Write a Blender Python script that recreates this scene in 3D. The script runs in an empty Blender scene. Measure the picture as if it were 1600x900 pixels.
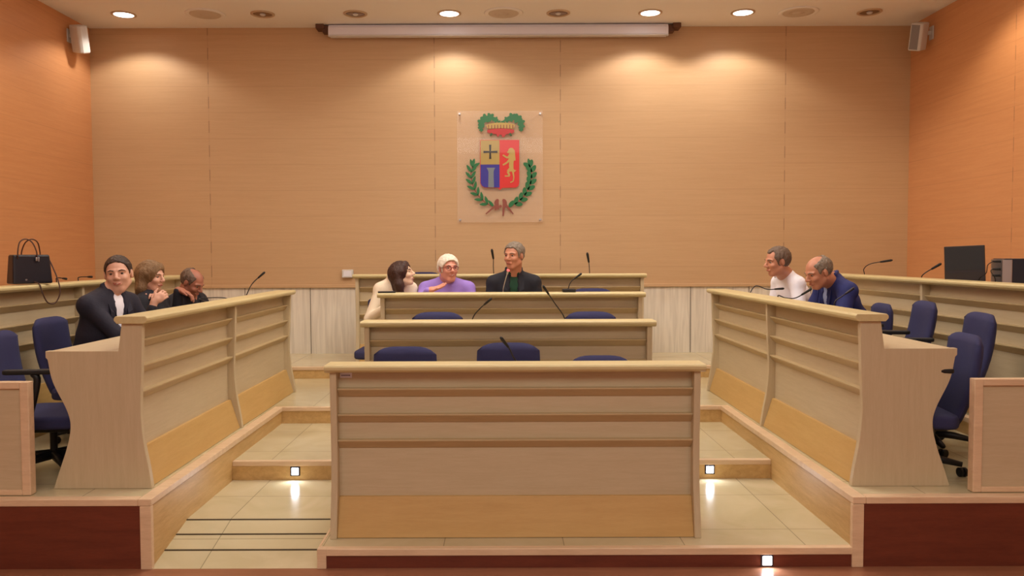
import bpy, bmesh, math, random
import numpy as np
from mathutils import Vector, Matrix, Euler
random.seed(7)
R = math.radians
scene = bpy.context.scene
COL = scene.collection

# ---------------------------------------------------------------- camera
cam_d = bpy.data.cameras.new('camera')
cam_d.lens = 1250 / 1600 * 36
cam_d.sensor_width = 36
cam_d.shift_x = 17 / 1600
cam_d.clip_end = 60
cam = bpy.data.objects.new('camera', cam_d)
COL.objects.link(cam)
cam.location = (0, 0, 1.6)
cam.rotation_mode = 'XYZ'
_m = Euler((R(90 - 2.43), 0, 0)).to_matrix() @ Matrix.Rotation(R(-0.19), 3, 'Z')
cam.rotation_euler = _m.to_euler()
scene.camera = cam

# ---------------------------------------------------------------- world, light, exposure
scene.view_settings.view_transform = 'Standard'
scene.view_settings.look = 'None'
scene.view_settings.exposure = 0.07
scene.view_settings.gamma = 1.0
scene.view_settings.use_curve_mapping = False
world = bpy.data.worlds.new('world')
scene.world = world
world.use_nodes = True
world.node_tree.nodes['Background'].inputs[0].default_value = (1.0, 0.75, 0.5, 1)
world.node_tree.nodes['Background'].inputs[1].default_value = 0.05

WARM = (1.0, 0.91, 0.76)
def lamp(name, kind, loc, energy, color=WARM, rot=(0, 0, 0), **kw):
    d = bpy.data.lights.new(name, kind)
    d.energy = energy; d.color = color
    for k, v in kw.items(): setattr(d, k, v)
    o = bpy.data.objects.new(name, d); COL.objects.link(o)
    o.location = loc; o.rotation_euler = rot
    return o
ZC = 4.13        # ceiling height
YW = 9.04        # rear wall
XW = 4.585       # side walls
# room luminaires over the seats and over the public area (ceiling panels out of the frame)
lamp('ceiling_light_rows', 'AREA', (0.0, 6.2, ZC - 0.03), 76, shape='RECTANGLE', size=2.6, size_y=1.6)
lamp('ceiling_light_side', 'AREA', (-3.3, 5.6, ZC - 0.03), 24, shape='RECTANGLE', size=1.2, size_y=2.2, color=(1.0, .80, .58))
lamp('ceiling_light_side', 'AREA', (3.3, 5.6, ZC - 0.03), 20, shape='RECTANGLE', size=1.2, size_y=2.2, color=(1.0, .82, .60))
lamp('ceiling_light_hall', 'AREA', (0.0, -0.6, ZC - 0.03), 178, shape='RECTANGLE', size=6.0, size_y=2.6, color=(1.0, .97, .90))
# added fill above the frame, shining up to brighten the ceiling; no real lamp
lamp('added_ceiling_fill', 'AREA', (0.0, 4.9, 3.50), 74, shape='RECTANGLE', size=6.0, size_y=0.3, color=(.96, .95, 1.0), rot=(math.pi, 0, 0))

# ---------------------------------------------------------------- materials
def srgb(r, g, b):
    f = lambda c: (c / 255 / 12.92) if c / 255 <= 0.04045 else ((c / 255 + 0.055) / 1.055) ** 2.4
    return (f(r), f(g), f(b), 1)
MATS = {}
def mat(name, col, rough=0.5, metal=0.0, spec=0.5, bump=0.0, bscale=80, emis=None, estr=0, var=0.0, vscale=6, alpha=1, trans=0, coat=0):
    m = bpy.data.materials.new(name); m.use_nodes = True
    nt = m.node_tree; n = nt.nodes; b = n['Principled BSDF']
    b.inputs['Base Color'].default_value = col
    b.inputs['Roughness'].default_value = rough
    b.inputs['Metallic'].default_value = metal
    b.inputs['Specular IOR Level'].default_value = spec
    b.inputs['Transmission Weight'].default_value = trans
    b.inputs['Coat Weight'].default_value = coat
    b.inputs['Alpha'].default_value = alpha
    tc = n.new('ShaderNodeTexCoord')
    if var > 0:
        nz = n.new('ShaderNodeTexNoise'); nz.inputs['Scale'].default_value = vscale; nz.inputs['Detail'].default_value = 4
        nt.links.new(tc.outputs['Object'], nz.inputs['Vector'])
        mx = n.new('ShaderNodeMix'); mx.data_type = 'RGBA'
        mx.inputs[6].default_value = tuple(c * (1 - var) for c in col[:3]) + (1,)
        mx.inputs[7].default_value = tuple(min(1, c * (1 + var)) for c in col[:3]) + (1,)
        nt.links.new(nz.outputs['Fac'], mx.inputs[0]); nt.links.new(mx.outputs[2], b.inputs['Base Color'])
    if bump > 0:
        nz = n.new('ShaderNodeTexNoise'); nz.inputs['Scale'].default_value = bscale
        nt.links.new(tc.outputs['Object'], nz.inputs['Vector'])
        bp = n.new('ShaderNodeBump'); bp.inputs['Strength'].default_value = bump; bp.inputs['Distance'].default_value = 0.01
        nt.links.new(nz.outputs['Fac'], bp.inputs['Height']); nt.links.new(bp.outputs['Normal'], b.inputs['Normal'])
    if emis:
        b.inputs['Emission Color'].default_value = emis; b.inputs['Emission Strength'].default_value = estr
    MATS[name] = m
    return m

def wood(name, c1, c2, grain=(1, 12, 12), rough=0.42, scale=3.0, seams=None, wall=False, spec=0.4):
    """procedural veneer: fibre noise stretched along one axis; optional panel seams at fixed X"""
    m = bpy.data.materials.new(name); m.use_nodes = True
    nt = m.node_tree; n = nt.nodes; L = nt.links; b = n['Principled BSDF']
    b.inputs['Roughness'].default_value = rough; b.inputs['Specular IOR Level'].default_value = spec
    tc = n.new('ShaderNodeTexCoord'); mp = n.new('ShaderNodeMapping')
    mp.inputs['Scale'].default_value = grain
    L.new(tc.outputs['Object'], mp.inputs['Vector'])
    n1 = n.new('ShaderNodeTexNoise'); n1.inputs['Scale'].default_value = scale; n1.inputs['Detail'].default_value = 6; n1.inputs['Roughness'].default_value = 0.6
    n1.inputs['Distortion'].default_value = 0.4
    n2 = n.new('ShaderNodeTexNoise'); n2.inputs['Scale'].default_value = scale * 9; n2.inputs['Detail'].default_value = 3
    L.new(mp.outputs[0], n1.inputs['Vector']); L.new(mp.outputs[0], n2.inputs['Vector'])
    ad = n.new('ShaderNodeMath'); ad.operation = 'MULTIPLY_ADD'; ad.inputs[1].default_value = 0.35
    L.new(n2.outputs['Fac'], ad.inputs[0]); 
    s = n.new('ShaderNodeMath'); s.operation = 'MULTIPLY'; s.inputs[1].default_value = 0.75
    L.new(n1.outputs['Fac'], s.inputs[0]); L.new(s.outputs[0], ad.inputs[2])
    cr = n.new('ShaderNodeValToRGB')
    cr.color_ramp.elements[0].position = 0.35; cr.color_ramp.elements[0].color = c1
    cr.color_ramp.elements[1].position = 0.70; cr.color_ramp.elements[1].color = c2
    L.new(ad.outputs[0], cr.inputs[0])
    out = cr.outputs[0]
    if seams is not None:
        sx = n.new('ShaderNodeSeparateXYZ'); L.new(tc.outputs['Object'], sx.inputs[0])
        axis, xs, zstep = seams
        tot = None
        def M(op, a, b_=None, c=None):
            q = n.new('ShaderNodeMath'); q.operation = op
            for i, v in enumerate((a, b_, c)):
                if v is None: continue
                if isinstance(v, (int, float)): q.inputs[i].default_value = v
                else: L.new(v, q.inputs[i])
            return q.outputs[0]
        A = sx.outputs[axis]; Z = sx.outputs[2]
        for i, x0 in enumerate(xs):
            d = M('LESS_THAN', M('ABSOLUTE', M('SUBTRACT', A, x0)), 0.0045)
            dash = M('LESS_THAN', M('FRACT', M('MULTIPLY_ADD', Z, 1 / 0.27, 0.37 * i)), 0.48)
            dd = M('MULTIPLY', d, M('MULTIPLY_ADD', dash, 0.35, 0.10))
            tot = dd if tot is None else M('MAXIMUM', tot, dd)
        hz = M('LESS_THAN', M('FRACT', M('MULTIPLY', Z, 1 / zstep)), 0.006 / zstep)
        tot = M('MAXIMUM', tot, M('MULTIPLY', hz, 0.10))
        mx = n.new('ShaderNodeMix'); mx.data_type = 'RGBA'; mx.inputs[7].default_value = srgb(70, 34, 16)
        L.new(tot, mx.inputs[0]); L.new(out, mx.inputs[6]); out = mx.outputs[2]
    L.new(out, b.inputs['Base Color'])
    MATS[name] = m
    return m

BEECH1, BEECH2 = srgb(196, 177, 142), srgb(206, 188, 155)
wood('beech_x', BEECH1, BEECH2, (1, 14, 14))
wood('beech_z', BEECH1, BEECH2, (14, 14, 1))
wood('beech_edge', srgb(202, 184, 134), srgb(212, 196, 148), (1, 10, 10), rough=0.35)
wood('oak_kick', srgb(196, 156, 94), srgb(206, 168, 106), (1, 10, 10))
wood('trim_wood', srgb(214, 182, 146), srgb(232, 203, 168), (1, 8, 8), rough=0.4)
wood('curb_wood', srgb(190, 150, 92), srgb(214, 176, 118), (8, 1, 10), rough=0.4)
wood('fascia_wood', srgb(98, 46, 32), srgb(118, 58, 40), (1, 9, 9), rough=0.4)
wood('rail_wood', srgb(188, 164, 122), srgb(199, 176, 134), (1, 14, 14))
wood('wall_wood', srgb(197, 161, 121), srgb(204, 168, 128), (1, 20, 20), rough=0.5, scale=2.0, seams=(0, (-3.27, -.74, .67, 3.19), 0.29))
wood('side_wall_wood', srgb(206, 144, 96), srgb(215, 154, 105), (20, 1, 20), rough=0.45, scale=2.0, seams=(1, (2.2, 4.7, 7.2), 0.29))
wood('floor_wood', srgb(142, 92, 66), srgb(160, 108, 80), (1, 9, 1), rough=0.3)
mat('ceiling_paint', srgb(240, 236, 232), 0.9)
mat('lamp_emit', (1, 1, 1, 1), 0.5, emis=(1.0, .93, .88, 1), estr=6)
mat('led_emit', (1, 1, 1, 1), 0.5, emis=(.85, .90, 1.0, 1), estr=14)
mat('lamp_ring', srgb(196, 170, 140), 0.4)
mat('lamp_reflector', srgb(150, 128, 104), 0.25, metal=0.7)
mat('speaker_grille', srgb(206, 192, 176), 0.6)
mat('dark_metal', srgb(60, 55, 60), 0.4, metal=0.6)
mat('white_plastic', srgb(214, 210, 206), 0.5)
mat('screen_case', srgb(236, 234, 244), 0.5)
mat('grille', srgb(140, 132, 130), 0.6, bump=0.4, bscale=300)
mat('brown_bracket', srgb(96, 60, 38), 0.6)
mat('chair_fabric', srgb(50, 50, 90), 0.9, bump=0.3, bscale=350, var=0.1, vscale=30)
mat('black_plastic', srgb(26, 25, 28), 0.45)
mat('rubber', srgb(14, 13, 14), 0.6)
mat('black_leather', srgb(22, 22, 34), 0.35)
mat('brown_leather', srgb(70, 34, 20), 0.45)
mat('silver', srgb(190, 188, 192), 0.3, metal=0.9)
mat('strip_dark', srgb(70, 56, 34), 0.7)
mat('sticker_white', srgb(236, 232, 244), 0.5)
mat('sticker_ink', srgb(110, 100, 140), 0.6)
mat('red_light', srgb(230, 60, 60), 0.4, emis=(1, .12, .12, 1), estr=1.5)
mat('monitor_black', srgb(40, 28, 24), 0.35)
mat('device_blue', srgb(26, 32, 48), 0.4)
mat('acrylic', srgb(255, 238, 224), 0.03, alpha=0.10, spec=0.8)
for nm, c in dict(em_green=(24, 110, 58), em_dkgreen=(40, 84, 30), em_gold=(190, 160, 84), em_red=(214, 38, 34), em_blue=(46, 40, 150),
                  em_grey=(120, 128, 136), em_black=(30, 16, 8), em_brown=(140, 72, 58), em_ochre=(176, 150, 80), em_crimson=(190, 40, 44)).items():
    mat(nm, srgb(*c), 0.35, coat=0.3)

def stone(name, c1, c2, kind):
    m = bpy.data.materials.new(name); m.use_nodes = True
    nt = m.node_tree; n = nt.nodes; L = nt.links; b = n['Principled BSDF']
    tc = n.new('ShaderNodeTexCoord')
    if kind == 'tile':
        b.inputs['Roughness'].default_value = 0.16; b.inputs['Specular IOR Level'].default_value = 0.45
        nz = n.new('ShaderNodeTexNoise'); nz.inputs['Scale'].default_value = 2.2; nz.inputs['Detail'].default_value = 6; nz.inputs['Distortion'].default_value = 1.2
        L.new(tc.outputs['Object'], nz.inputs['Vector'])
        cr = n.new('ShaderNodeValToRGB'); cr.color_ramp.elements[0].color = c1; cr.color_ramp.elements[1].color = c2
        cr.color_ramp.elements[0].position = .35; cr.color_ramp.elements[1].position = .65
        L.new(nz.outputs['Fac'], cr.inputs[0])
        bk = n.new('ShaderNodeTexBrick'); bk.inputs['Scale'].default_value = 1.0
        bk.offset = 0.0
        bk.inputs['Brick Width'].default_value = 0.62; bk.inputs['Row Height'].default_value = 0.62
        bk.inputs['Mortar Size'].default_value = 0.0025; bk.inputs['Mortar'].default_value = (.5, .5, .5, 1)
        bk.inputs['Color1'].default_value = (1, 1, 1, 1); bk.inputs['Color2'].default_value = (.93, .93, .93, 1)
        mp = n.new('ShaderNodeMapping'); mp.inputs['Location'].default_value = (0.30, 0.05, 0)
        L.new(tc.outputs['Object'], mp.inputs['Vector']); L.new(mp.outputs[0], bk.inputs['Vector'])
        mx = n.new('ShaderNodeMix'); mx.data_type = 'RGBA'; mx.blend_type = 'MULTIPLY'; mx.inputs[0].default_value = 1
        L.new(cr.outputs[0], mx.inputs[6]); L.new(bk.outputs['Color'], mx.inputs[7])
        L.new(mx.outputs[2], b.inputs['Base Color'])
    else:
        b.inputs['Roughness'].default_value = 0.35
        mp = n.new('ShaderNodeMapping'); mp.inputs['Scale'].default_value = (16, 1, 1.0)
        L.new(tc.outputs['Object'], mp.inputs['Vector'])
        nz = n.new('ShaderNodeTexNoise'); nz.inputs['Scale'].default_value = 1.6; nz.inputs['Detail'].default_value = 8; nz.inputs['Distortion'].default_value = .8
        L.new(mp.outputs[0], nz.inputs['Vector'])
        cr = n.new('ShaderNodeValToRGB'); cr.color_ramp.elements[0].color = c1; cr.color_ramp.elements[1].color = c2
        cr.color_ramp.elements[0].position = .32; cr.color_ramp.elements[1].position = .62
        L.new(nz.outputs['Fac'], cr.inputs[0]); L.new(cr.outputs[0], b.inputs['Base Color'])
    MATS[name] = m
stone('tile', srgb(202, 188, 150), srgb(216, 202, 166), 'tile')
stone('travertine', srgb(214, 206, 192), srgb(236, 228, 214), 'trav')

# ---------------------------------------------------------------- mesh helpers
def box(bm, x0, x1, y0, y1, z0, z1, M=None):
    if x0 > x1: x0, x1 = x1, x0
    if y0 > y1: y0, y1 = y1, y0
    vs = [bm.verts.new((x, y, z)) for x, y, z in ((x0, y0, z0), (x1, y0, z0), (x1, y1, z0), (x0, y1, z0), (x0, y0, z1), (x1, y0, z1), (x1, y1, z1), (x0, y1, z1))]
    for f in ((3, 2, 1, 0), (4, 5, 6, 7), (0, 1, 5, 4), (1, 2, 6, 5), (2, 3, 7, 6), (3, 0, 4, 7)):
        bm.faces.new([vs[i] for i in f])
    if M is not None:
        for v in vs: v.co = M @ v.co
    return vs
def prism(bm, pts, axis, a, b):
    """polygon extruded between a and b along axis; pts in the two other axes (in xyz order)"""
    def mk(p, t):
        c = list(p); c.insert(axis, t); return c
    A = [bm.verts.new(mk(p, a)) for p in pts]; B = [bm.verts.new(mk(p, b)) for p in pts]
    n = len(pts)
    bm.faces.new(A); bm.faces.new(B[::-1])
    for i in range(n):
        bm.faces.new((A[(i + 1) % n], A[i], B[i], B[(i + 1) % n]))
def tube(bm, pts, r, seg=8, closed=False, caps=True):
    pts = [Vector(p) for p in pts]; n = len(pts)
    rr = r if isinstance(r, (list, tuple)) else [r] * n
    rings = []; up = None
    for i, p in enumerate(pts):
        if closed: t = (pts[(i + 1) % n] - pts[i - 1]).normalized()
        elif i == 0: t = (pts[1] - p).normalized()
        elif i == n - 1: t = (p - pts[-2]).normalized()
        else: t = (pts[i + 1] - pts[i - 1]).normalized()
        if up is None:
            up = Vector((0, 0, 1)) if abs(t.z) < 0.9 else Vector((1, 0, 0))
        s = t.cross(up).normalized(); up = s.cross(t).normalized()
        rings.append([bm.verts.new(p + rr[i] * (math.cos(2 * math.pi * k / seg) * s + math.sin(2 * math.pi * k / seg) * up)) for k in range(seg)])
    m = n if closed else n - 1
    for i in range(m):
        a, b = rings[i], rings[(i + 1) % n]
        for k in range(seg):
            bm.faces.new((a[k], a[(k + 1) % seg], b[(k + 1) % seg], b[k]))
    if caps and not closed:
        bm.faces.new(rings[0][::-1]); bm.faces.new(rings[-1])
def lathe(bm, prof, c=(0, 0, 0), seg=24, axis='Z'):
    c = Vector(c); rings = []
    for r, z in prof:
        ring = []
        for k in range(seg):
            a = 2 * math.pi * k / seg
            p = Vector((r * math.cos(a), r * math.sin(a), z))
            if axis == 'Y': p = Vector((p.x, p.z, p.y))
            if axis == 'X': p = Vector((p.z, p.x, p.y))
            ring.append(bm.verts.new(c + p))
        rings.append(ring)
    for i in range(len(rings) - 1):
        for k in range(seg):
            bm.faces.new((rings[i][k], rings[i][(k + 1) % seg], rings[i + 1][(k + 1) % seg], rings[i + 1][k]))
    bm.faces.new(rings[0][::-1]); bm.faces.new(rings[-1])
def smooth_path(P, n=8):
    P = [Vector(p) for p in P]; Q = [P[0] * 2 - P[1]] + P + [P[-1] * 2 - P[-2]]; out = []
    for i in range(1, len(Q) - 2):
        a, b, c, d = Q[i - 1:i + 3]
        for k in range(n):
            t = k / n
            out.append(0.5 * ((2 * b) + (c - a) * t + (2 * a - 5 * b + 4 * c - d) * t * t + (-a + 3 * b - 3 * c + d) * t ** 3))
    out.append(P[-1]); return out
def obj(name, bm, m, parent=None, bevel=0.0, smooth=False, seg=2, loc=None):
    bmesh.ops.recalc_face_normals(bm, faces=bm.faces)
    me = bpy.data.meshes.new(name); bm.to_mesh(me); bm.free()
    ms = m if isinstance(m, (list, tuple)) else [m]
    for q in ms: me.materials.append(MATS[q])
    if smooth: me.shade_smooth()
    o = bpy.data.objects.new(name, me); COL.objects.link(o)
    if parent is not None: o.parent = parent
    if loc is not None: o.location = loc
    if bevel > 0:
        bv = o.modifiers.new('bevel', 'BEVEL'); bv.width = bevel; bv.segments = seg; bv.limit_method = 'ANGLE'; bv.angle_limit = R(40)
    return o
def tag(o, label=None, cat=None, group=None, kind=None):
    if label: o['label'] = label
    if cat: o['category'] = cat
    if group: o['group'] = group
    if kind: o['kind'] = kind
    return o
def thing(name, label, cat, loc=(0, 0, 0), rz=0, group=None):
    o = bpy.data.objects.new(name, None); COL.objects.link(o); o.empty_display_size = 0.1
    o.location = loc; o.rotation_euler = (0, 0, rz)
    return tag(o, label, cat, group)
def kids(o): return list(o.children)
def copy_tree(o, parent=None):
    c = o.copy(); COL.objects.link(c)
    if parent is not None: c.parent = parent
    for ch in kids(o): copy_tree(ch, c)
    return c
def struct(name, bm, m, **kw):
    return tag(obj(name, bm, m, **kw), kind='structure')

# ================================================================ THE ROOM
Z1, Z2, Z3, Z4 = 0.101, 0.228, 0.361, 0.478     # tier heights
Y0, Y1, Y2, Y3 = 4.02, 5.27, 6.46, 7.96         # fronts of the tiers
XI, XU = 1.79, 3.17                             # inner edge of the side platforms, edge of the upper side tier
PL = -0.93                                      # left side of the centre plinth
bm = bmesh.new(); box(bm, -XW - .2, XW + .2, -4.2, YW + .2, -0.12, 0); struct('floor', bm, 'floor_wood')
bm = bmesh.new(); box(bm, -XW - .2, XW + .2, -4.2, YW + .2, ZC, ZC + .12); struct('ceiling', bm, 'ceiling_paint')
bm = bmesh.new(); box(bm, -XW - .2, -XW, -4.2, YW + .2, 0, ZC); struct('wall_left', bm, 'side_wall_wood')
bm = bmesh.new(); box(bm, XW, XW + .2, -4.2, YW + .2, 0, ZC); struct('wall_right', bm, 'side_wall_wood')
bm = bmesh.new(); box(bm, -XW, XW, YW, YW + .2, 1.245, ZC); struct('wall_back', bm, 'wall_wood')
bm = bmesh.new()
box(bm, -XW, XW, YW, YW + .2, 0, 1.245)
struct('wall_back_marble', bm, 'travertine')
bm = bmesh.new(); box(bm, -XW, XW, -4.2, -4.0, 0, ZC); struct('wall_front', bm, 'ceiling_paint')
bm = bmesh.new(); box(bm, -XW, XW, YW - .028, YW, 1.225, 1.262); struct('trim_1', bm, 'wall_wood', bevel=.006)
# marble slab joints
bm = bmesh.new()
for x in (-3.6, -2.9, -2.16, -1.45, 1.48, 2.14, 2.8, 3.5): box(bm, x, x + .006, YW - .003, YW, Z4, 1.225)
struct('trim_2', bm, 'strip_dark')

# stepped floor of the middle, one solid per tier, each with a light nosing
def tier(name, x0, x1, y0, y1, z, m='tile', z0=0.0):
    bm = bmesh.new(); box(bm, x0, x1, y0, y1, z0, z)
    return struct(name, bm, m)
tier('floor_tier', PL, XI, Y0 + .02, Y1 + .02, Z1)
tier('floor_tier', -XI, PL, 4.50, Y1 + .02, Z1)
tier('floor_tier', -XI, XI, Y1 + .02, Y2 + .02, Z2)
tier('floor_tier', -XU, XU, Y2 + .02, Y3 + .02, Z3)
tier('floor_tier', -XW, XW, Y3 + .02, YW, Z4)
tier('floor_tier', -XU, -XI - .02, Y0 + .02, Y2 + .02, Z3, 'tile')
tier('floor_tier', XI + .02, XU, Y0 + .02, Y2 + .02, Z3, 'tile')
tier('floor_tier', -XW, -XU - .02, Y0 + .02, Y3 + .02, Z4, 'tile')
tier('floor_tier', XU + .02, XW, Y0 + .02, Y3 + .02, Z4, 'tile')
# ramp on the left with three dark strips
bm = bmesh.new(); prism(bm, [(Y0, 0), (4.50, 0), (4.50, Z1)], 0, -XI, PL); struct('floor_ramp', bm, 'tile')
bm = bmesh.new()
for y in (4.485, 4.335, 4.185):
    z = Z1 * (y - Y0) / .48
    box(bm, -XI, PL - (0 if y > 4.3 else 0), y - .006, y + .006, z - .004, z + .003)
struct('trim_3', bm, 'strip_dark')
# risers with nosing: light strip on top, wood face
def riser(name, x0, x1, y, za, zb, nos='trim_wood', face='curb_wood', nh=.032):
    bm = bmesh.new(); box(bm, x0, x1, y, y + .02, za, zb - nh); o = struct(name, bm, face)
    bm = bmesh.new(); box(bm, x0, x1, y - .008, y + .035, zb - nh, zb + .001); obj(name + '_nosing', bm, nos, o, bevel=.004)
riser('trim_4', PL, XI, Y0, 0, Z1, face='fascia_wood', nh=.036)
riser('trim_5', -XI, XI, Y1, Z1, Z2)
riser('trim_6', -XI, XI, Y2, Z2, Z3)
riser('trim_7', -XU, XU, Y3, Z3, Z4)
# plinth corner post (light) and inner side curbs of the platforms
bm = bmesh.new(); box(bm, PL - .012, PL + .035, Y0 - .010, Y0 + .035, 0, Z1 + .0015); struct('trim_8', bm, 'trim_wood', bevel=.003)
bm = bmesh.new(); box(bm, PL - .012, PL - .001, Y0 + .036, 4.50, 0, Z1 + .001); struct('trim_9', bm, 'trim_wood')
k = 10
for s in (-1, 1):
    xi = s * XI
    bm = bmesh.new(); box(bm, xi, xi + s * .02, Y0, Y2, 0, Z3 - .035); struct('trim_%d' % k, bm, 'curb_wood'); k += 1
    bm = bmesh.new()
    box(bm, xi - s * .008, xi + s * .06, Y0 - .008, Y2 + .03, Z3 - .035, Z3 + .001)
    struct('trim_%d' % k, bm, 'trim_wood', bevel=.004); k += 1
    bm = bmesh.new()
    box(bm, xi + s * .0605, s * XW, Y0 - .008, Y0 + .05, Z3 - .035, Z3 + .001)
    struct('trim_%d' % k, bm, 'trim_wood', bevel=.004); k += 1
    bm = bmesh.new(); box(bm, xi - s * .008, xi + s * .05, Y0 - .010, Y0 + .02, 0, Z3 - .036); struct('trim_%d' % k, bm, 'trim_wood', bevel=.003); k += 1
    bm = bmesh.new(); box(bm, xi + s * .051, s * XW, Y0, Y0 + .02, 0, Z3 - .036); struct('trim_%d' % k, bm, 'fascia_wood'); k += 1
    # upper side tier edge
    xu = s * XU
    bm = bmesh.new(); box(bm, xu, xu + s * .02, Y0 + .05, Y3, Z3, Z4 - .03); struct('trim_%d' % k, bm, 'curb_wood'); k += 1
    bm = bmesh.new(); box(bm, xu - s * .008, xu + s * .05, Y0 + .05, Y3, Z4 - .03, Z4 + .001); struct('trim_%d' % k, bm, 'trim_wood'); k += 1

# low screens at the front edge of both side platforms
for s, side in ((-1, 'left'), (1, 'right')):
    t = thing('low_screen', 'low beige framed screen at the front edge of the %s platform' % side, 'screen', (s * 2.43, Y0 + .06, Z3))
    a, b = 0, s * 1.9
    bm = bmesh.new()
    box(bm, 0, s * .045, 0, .05, .002, .59)
    box(bm, s * 1.855, s * 1.9, 0, .05, .002, .59)
    box(bm, s * .045, s * 1.855, 0, .05, .555, .59); box(bm, s * .045, s * 1.855, 0, .05, .002, .03)
    obj('frame', bm, 'trim_wood', t, bevel=.004)
    bm = bmesh.new(); box(bm, s * .04, s * 1.86, .015, .04, .025, .56)
    obj('panel', bm, 'beech_x', t)

# ================================================================ BENCHES
HD = 0.92       # height of a bench
def bench(name, label, L, bays, loc, rz, group, rail_shift=0):
    """front screen faces local -y, runs along local +x from 0 to L, stands at z=0"""
    t = thing(name, label, 'desk', loc, rz, group)
    def sp(pts): # smooth list of (y,z)
        return [(p.x, p.y) for p in smooth_path([Vector((a, b, 0)) for a, b in pts], 6)]
    front = sp([(-.028, 0), (-.012, .11), (.012, .25), (.024, .42), (.014, .65), (.006, HD - .04)])
    back = [(.115, HD - .04), (.135, .735), (.52, .735), (.52, .70)] + sp([(.51, .69), (.485, .57), (.415, .42), (.398, .33), (.42, .22), (.465, .09), (.495, 0)])
    for x in (0, L - .035):
        bm = bmesh.new(); prism(bm, front + back, 0, x, x + .035); obj('end_panel', bm, 'beech_z', t, bevel=.003)
    edges = [0.035] + [L * i / bays for i in range(1, bays)] + [L - .035]
    for i in range(1, bays):
        x = L * i / bays
        bm = bmesh.new(); prism(bm, front + [(.10, HD - .04), (.10, 0)], 0, x - .0175, x + .0175); obj('divider', bm, 'beech_z', t, bevel=.003)
    for i in range(bays):
        a = edges[i] + (.0175 if i > 0 else 0); b = edges[i + 1] - (.0175 if i < bays - 1 else 0)
        bm = bmesh.new(); box(bm, a, b, .07, .09, .19, HD - .04); obj('front_panel', bm, 'beech_x', t)
        bm = bmesh.new(); prism(bm, [(-.012, .002), (.05, .205), (.085, .205), (.085, .002)], 0, a, b); obj('kick_panel', bm, 'oak_kick', t, bevel=.002)
        for z in (.79, .652, .515):
            bm = bmesh.new(); prism(bm, [(.028, z), (.028, z - .007), (.066, z - .05), (.0705, z - .05), (.0705, z)], 0, a, b)
            obj('rail', bm, 'rail_wood', t, bevel=.002)
    # cap
    bm = bmesh.new()
    prof = [(-.022, HD - .033), (-.03, HD - .024), (-.03, HD - .010), (-.020, HD), (.135, HD), (.145, HD - .01), (.145, HD - .024), (.13, HD - .04), (-.01, HD - .04)]
    prism(bm, prof, 0, -.022, L + .022); obj('top_cap', bm, 'beech_edge', t, bevel=.003)
    bm = bmesh.new(); box(bm, .036, L - .036, .095, .515, .70, .732); obj('worktop', bm, 'beech_x', t, bevel=.003)
    bm = bmesh.new(); box(bm, .036, L - .036, .095, .115, .0, .70); box(bm, .036, L - .036, .095, .115, .74, HD - .041); obj('inner_panel', bm, 'beech_x', t)
    return t
YD1, YD2, YD3, YD4 = 4.18, 5.40, 6.60, 8.10
b1 = bench('desk', 'front centre desk standing on the low plinth, with a small sticker', 1.955, 1, (-.905, YD1, Z1), 0, 'centre desks')
bench('desk', 'second centre desk from the front, two empty chairs behind it', 1.955, 1, (-.93, YD2, Z2), 0, 'centre desks')
bench('desk', 'third centre desk, with three people seated behind it', 2.17, 1, (-1.0, YD3, Z3), 0, 'centre desks')
bench('desk', 'rearmost and widest centre desk, close to the marble wall panelling', 2.93, 1, (-1.48, YD4, Z4), 0, 'centre desks')
bench('desk', 'front left side desk with two bays, three people seated behind it', 3.0, 2, (-1.885, 4.20, Z3), R(90), 'front side desks')
bench('desk', 'front right side desk with two bays, two men seated behind it', 3.0, 2, (1.885, 7.20, Z3), R(-90), 'front side desks')
bench('desk', 'long rear left side desk along the wall, a black handbag on it', 3.85, 2, (-3.235, 4.28, Z4), R(90), 'rear side desks')
bench('desk', 'long rear right side desk along the wall, a monitor behind it', 3.70, 2, (3.275, 8.10, Z4), R(-90), 'rear side desks')
# sticker of the front desk (illegible lettering: a dark block line inside a pale border)
st = thing('sticker', 'small pale rectangular sticker at the top left of the front centre desk', 'sticker', (-.905 + .075, YD1 + .0695, Z1 + .855))
bm = bmesh.new(); box(bm, -.032, .032, -.001, 0, -.014, .014); obj('backing', bm, 'sticker_white', st)
bm = bmesh.new()
for i in range(6): box(bm, -.024 + i * .008, -.018 + i * .008, -.0016, -.0009, -.004, .003)
obj('print', bm, 'sticker_ink', st)

# ================================================================ CEILING FIXTURES
def downlight(x, y, on, label):
    t = thing('downlight', label, 'ceiling light', (x, y, ZC), 0, 'lit downlights' if on else 'unlit downlights')
    bm = bmesh.new()
    seg = 32
    def ring(r, z): return [bm.verts.new((r * math.cos(2 * math.pi * k / seg), r * math.sin(2 * math.pi * k / seg), z)) for k in range(seg)]
    rs = [ring(.125, 0), ring(.125, -.008), ring(.112, -.014), ring(.100, -.010), ring(.098, -.0)]
    for a, b in zip(rs, rs[1:]):
        for k_ in range(seg): bm.faces.new((a[k_], a[(k_ + 1) % seg], b[(k_ + 1) % seg], b[k_]))
    obj('ring', bm, 'lamp_ring', t, smooth=True)
    if on:
        bm = bmesh.new(); lathe(bm, [(.099, -.003), (.098, -.007), (.05, -.010)], seg=32); obj('bulb', bm, 'lamp_emit', t, smooth=True)
    else:
        bm = bmesh.new(); lathe(bm, [(.099, -.002), (.09, -.005), (.055, -.0055)], seg=32); obj('reflector', bm, 'lamp_reflector', t, smooth=True)
        bm = bmesh.new(); lathe(bm, [(.030, -.0055), (.030, -.013), (.02, -.020), (.008, -.022)], seg=16); obj('bulb', bm, 'white_plastic', t, smooth=True)
    return t
YL = 8.52
def cx(px): return (px - 783) * 8.57 / 1250
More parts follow.
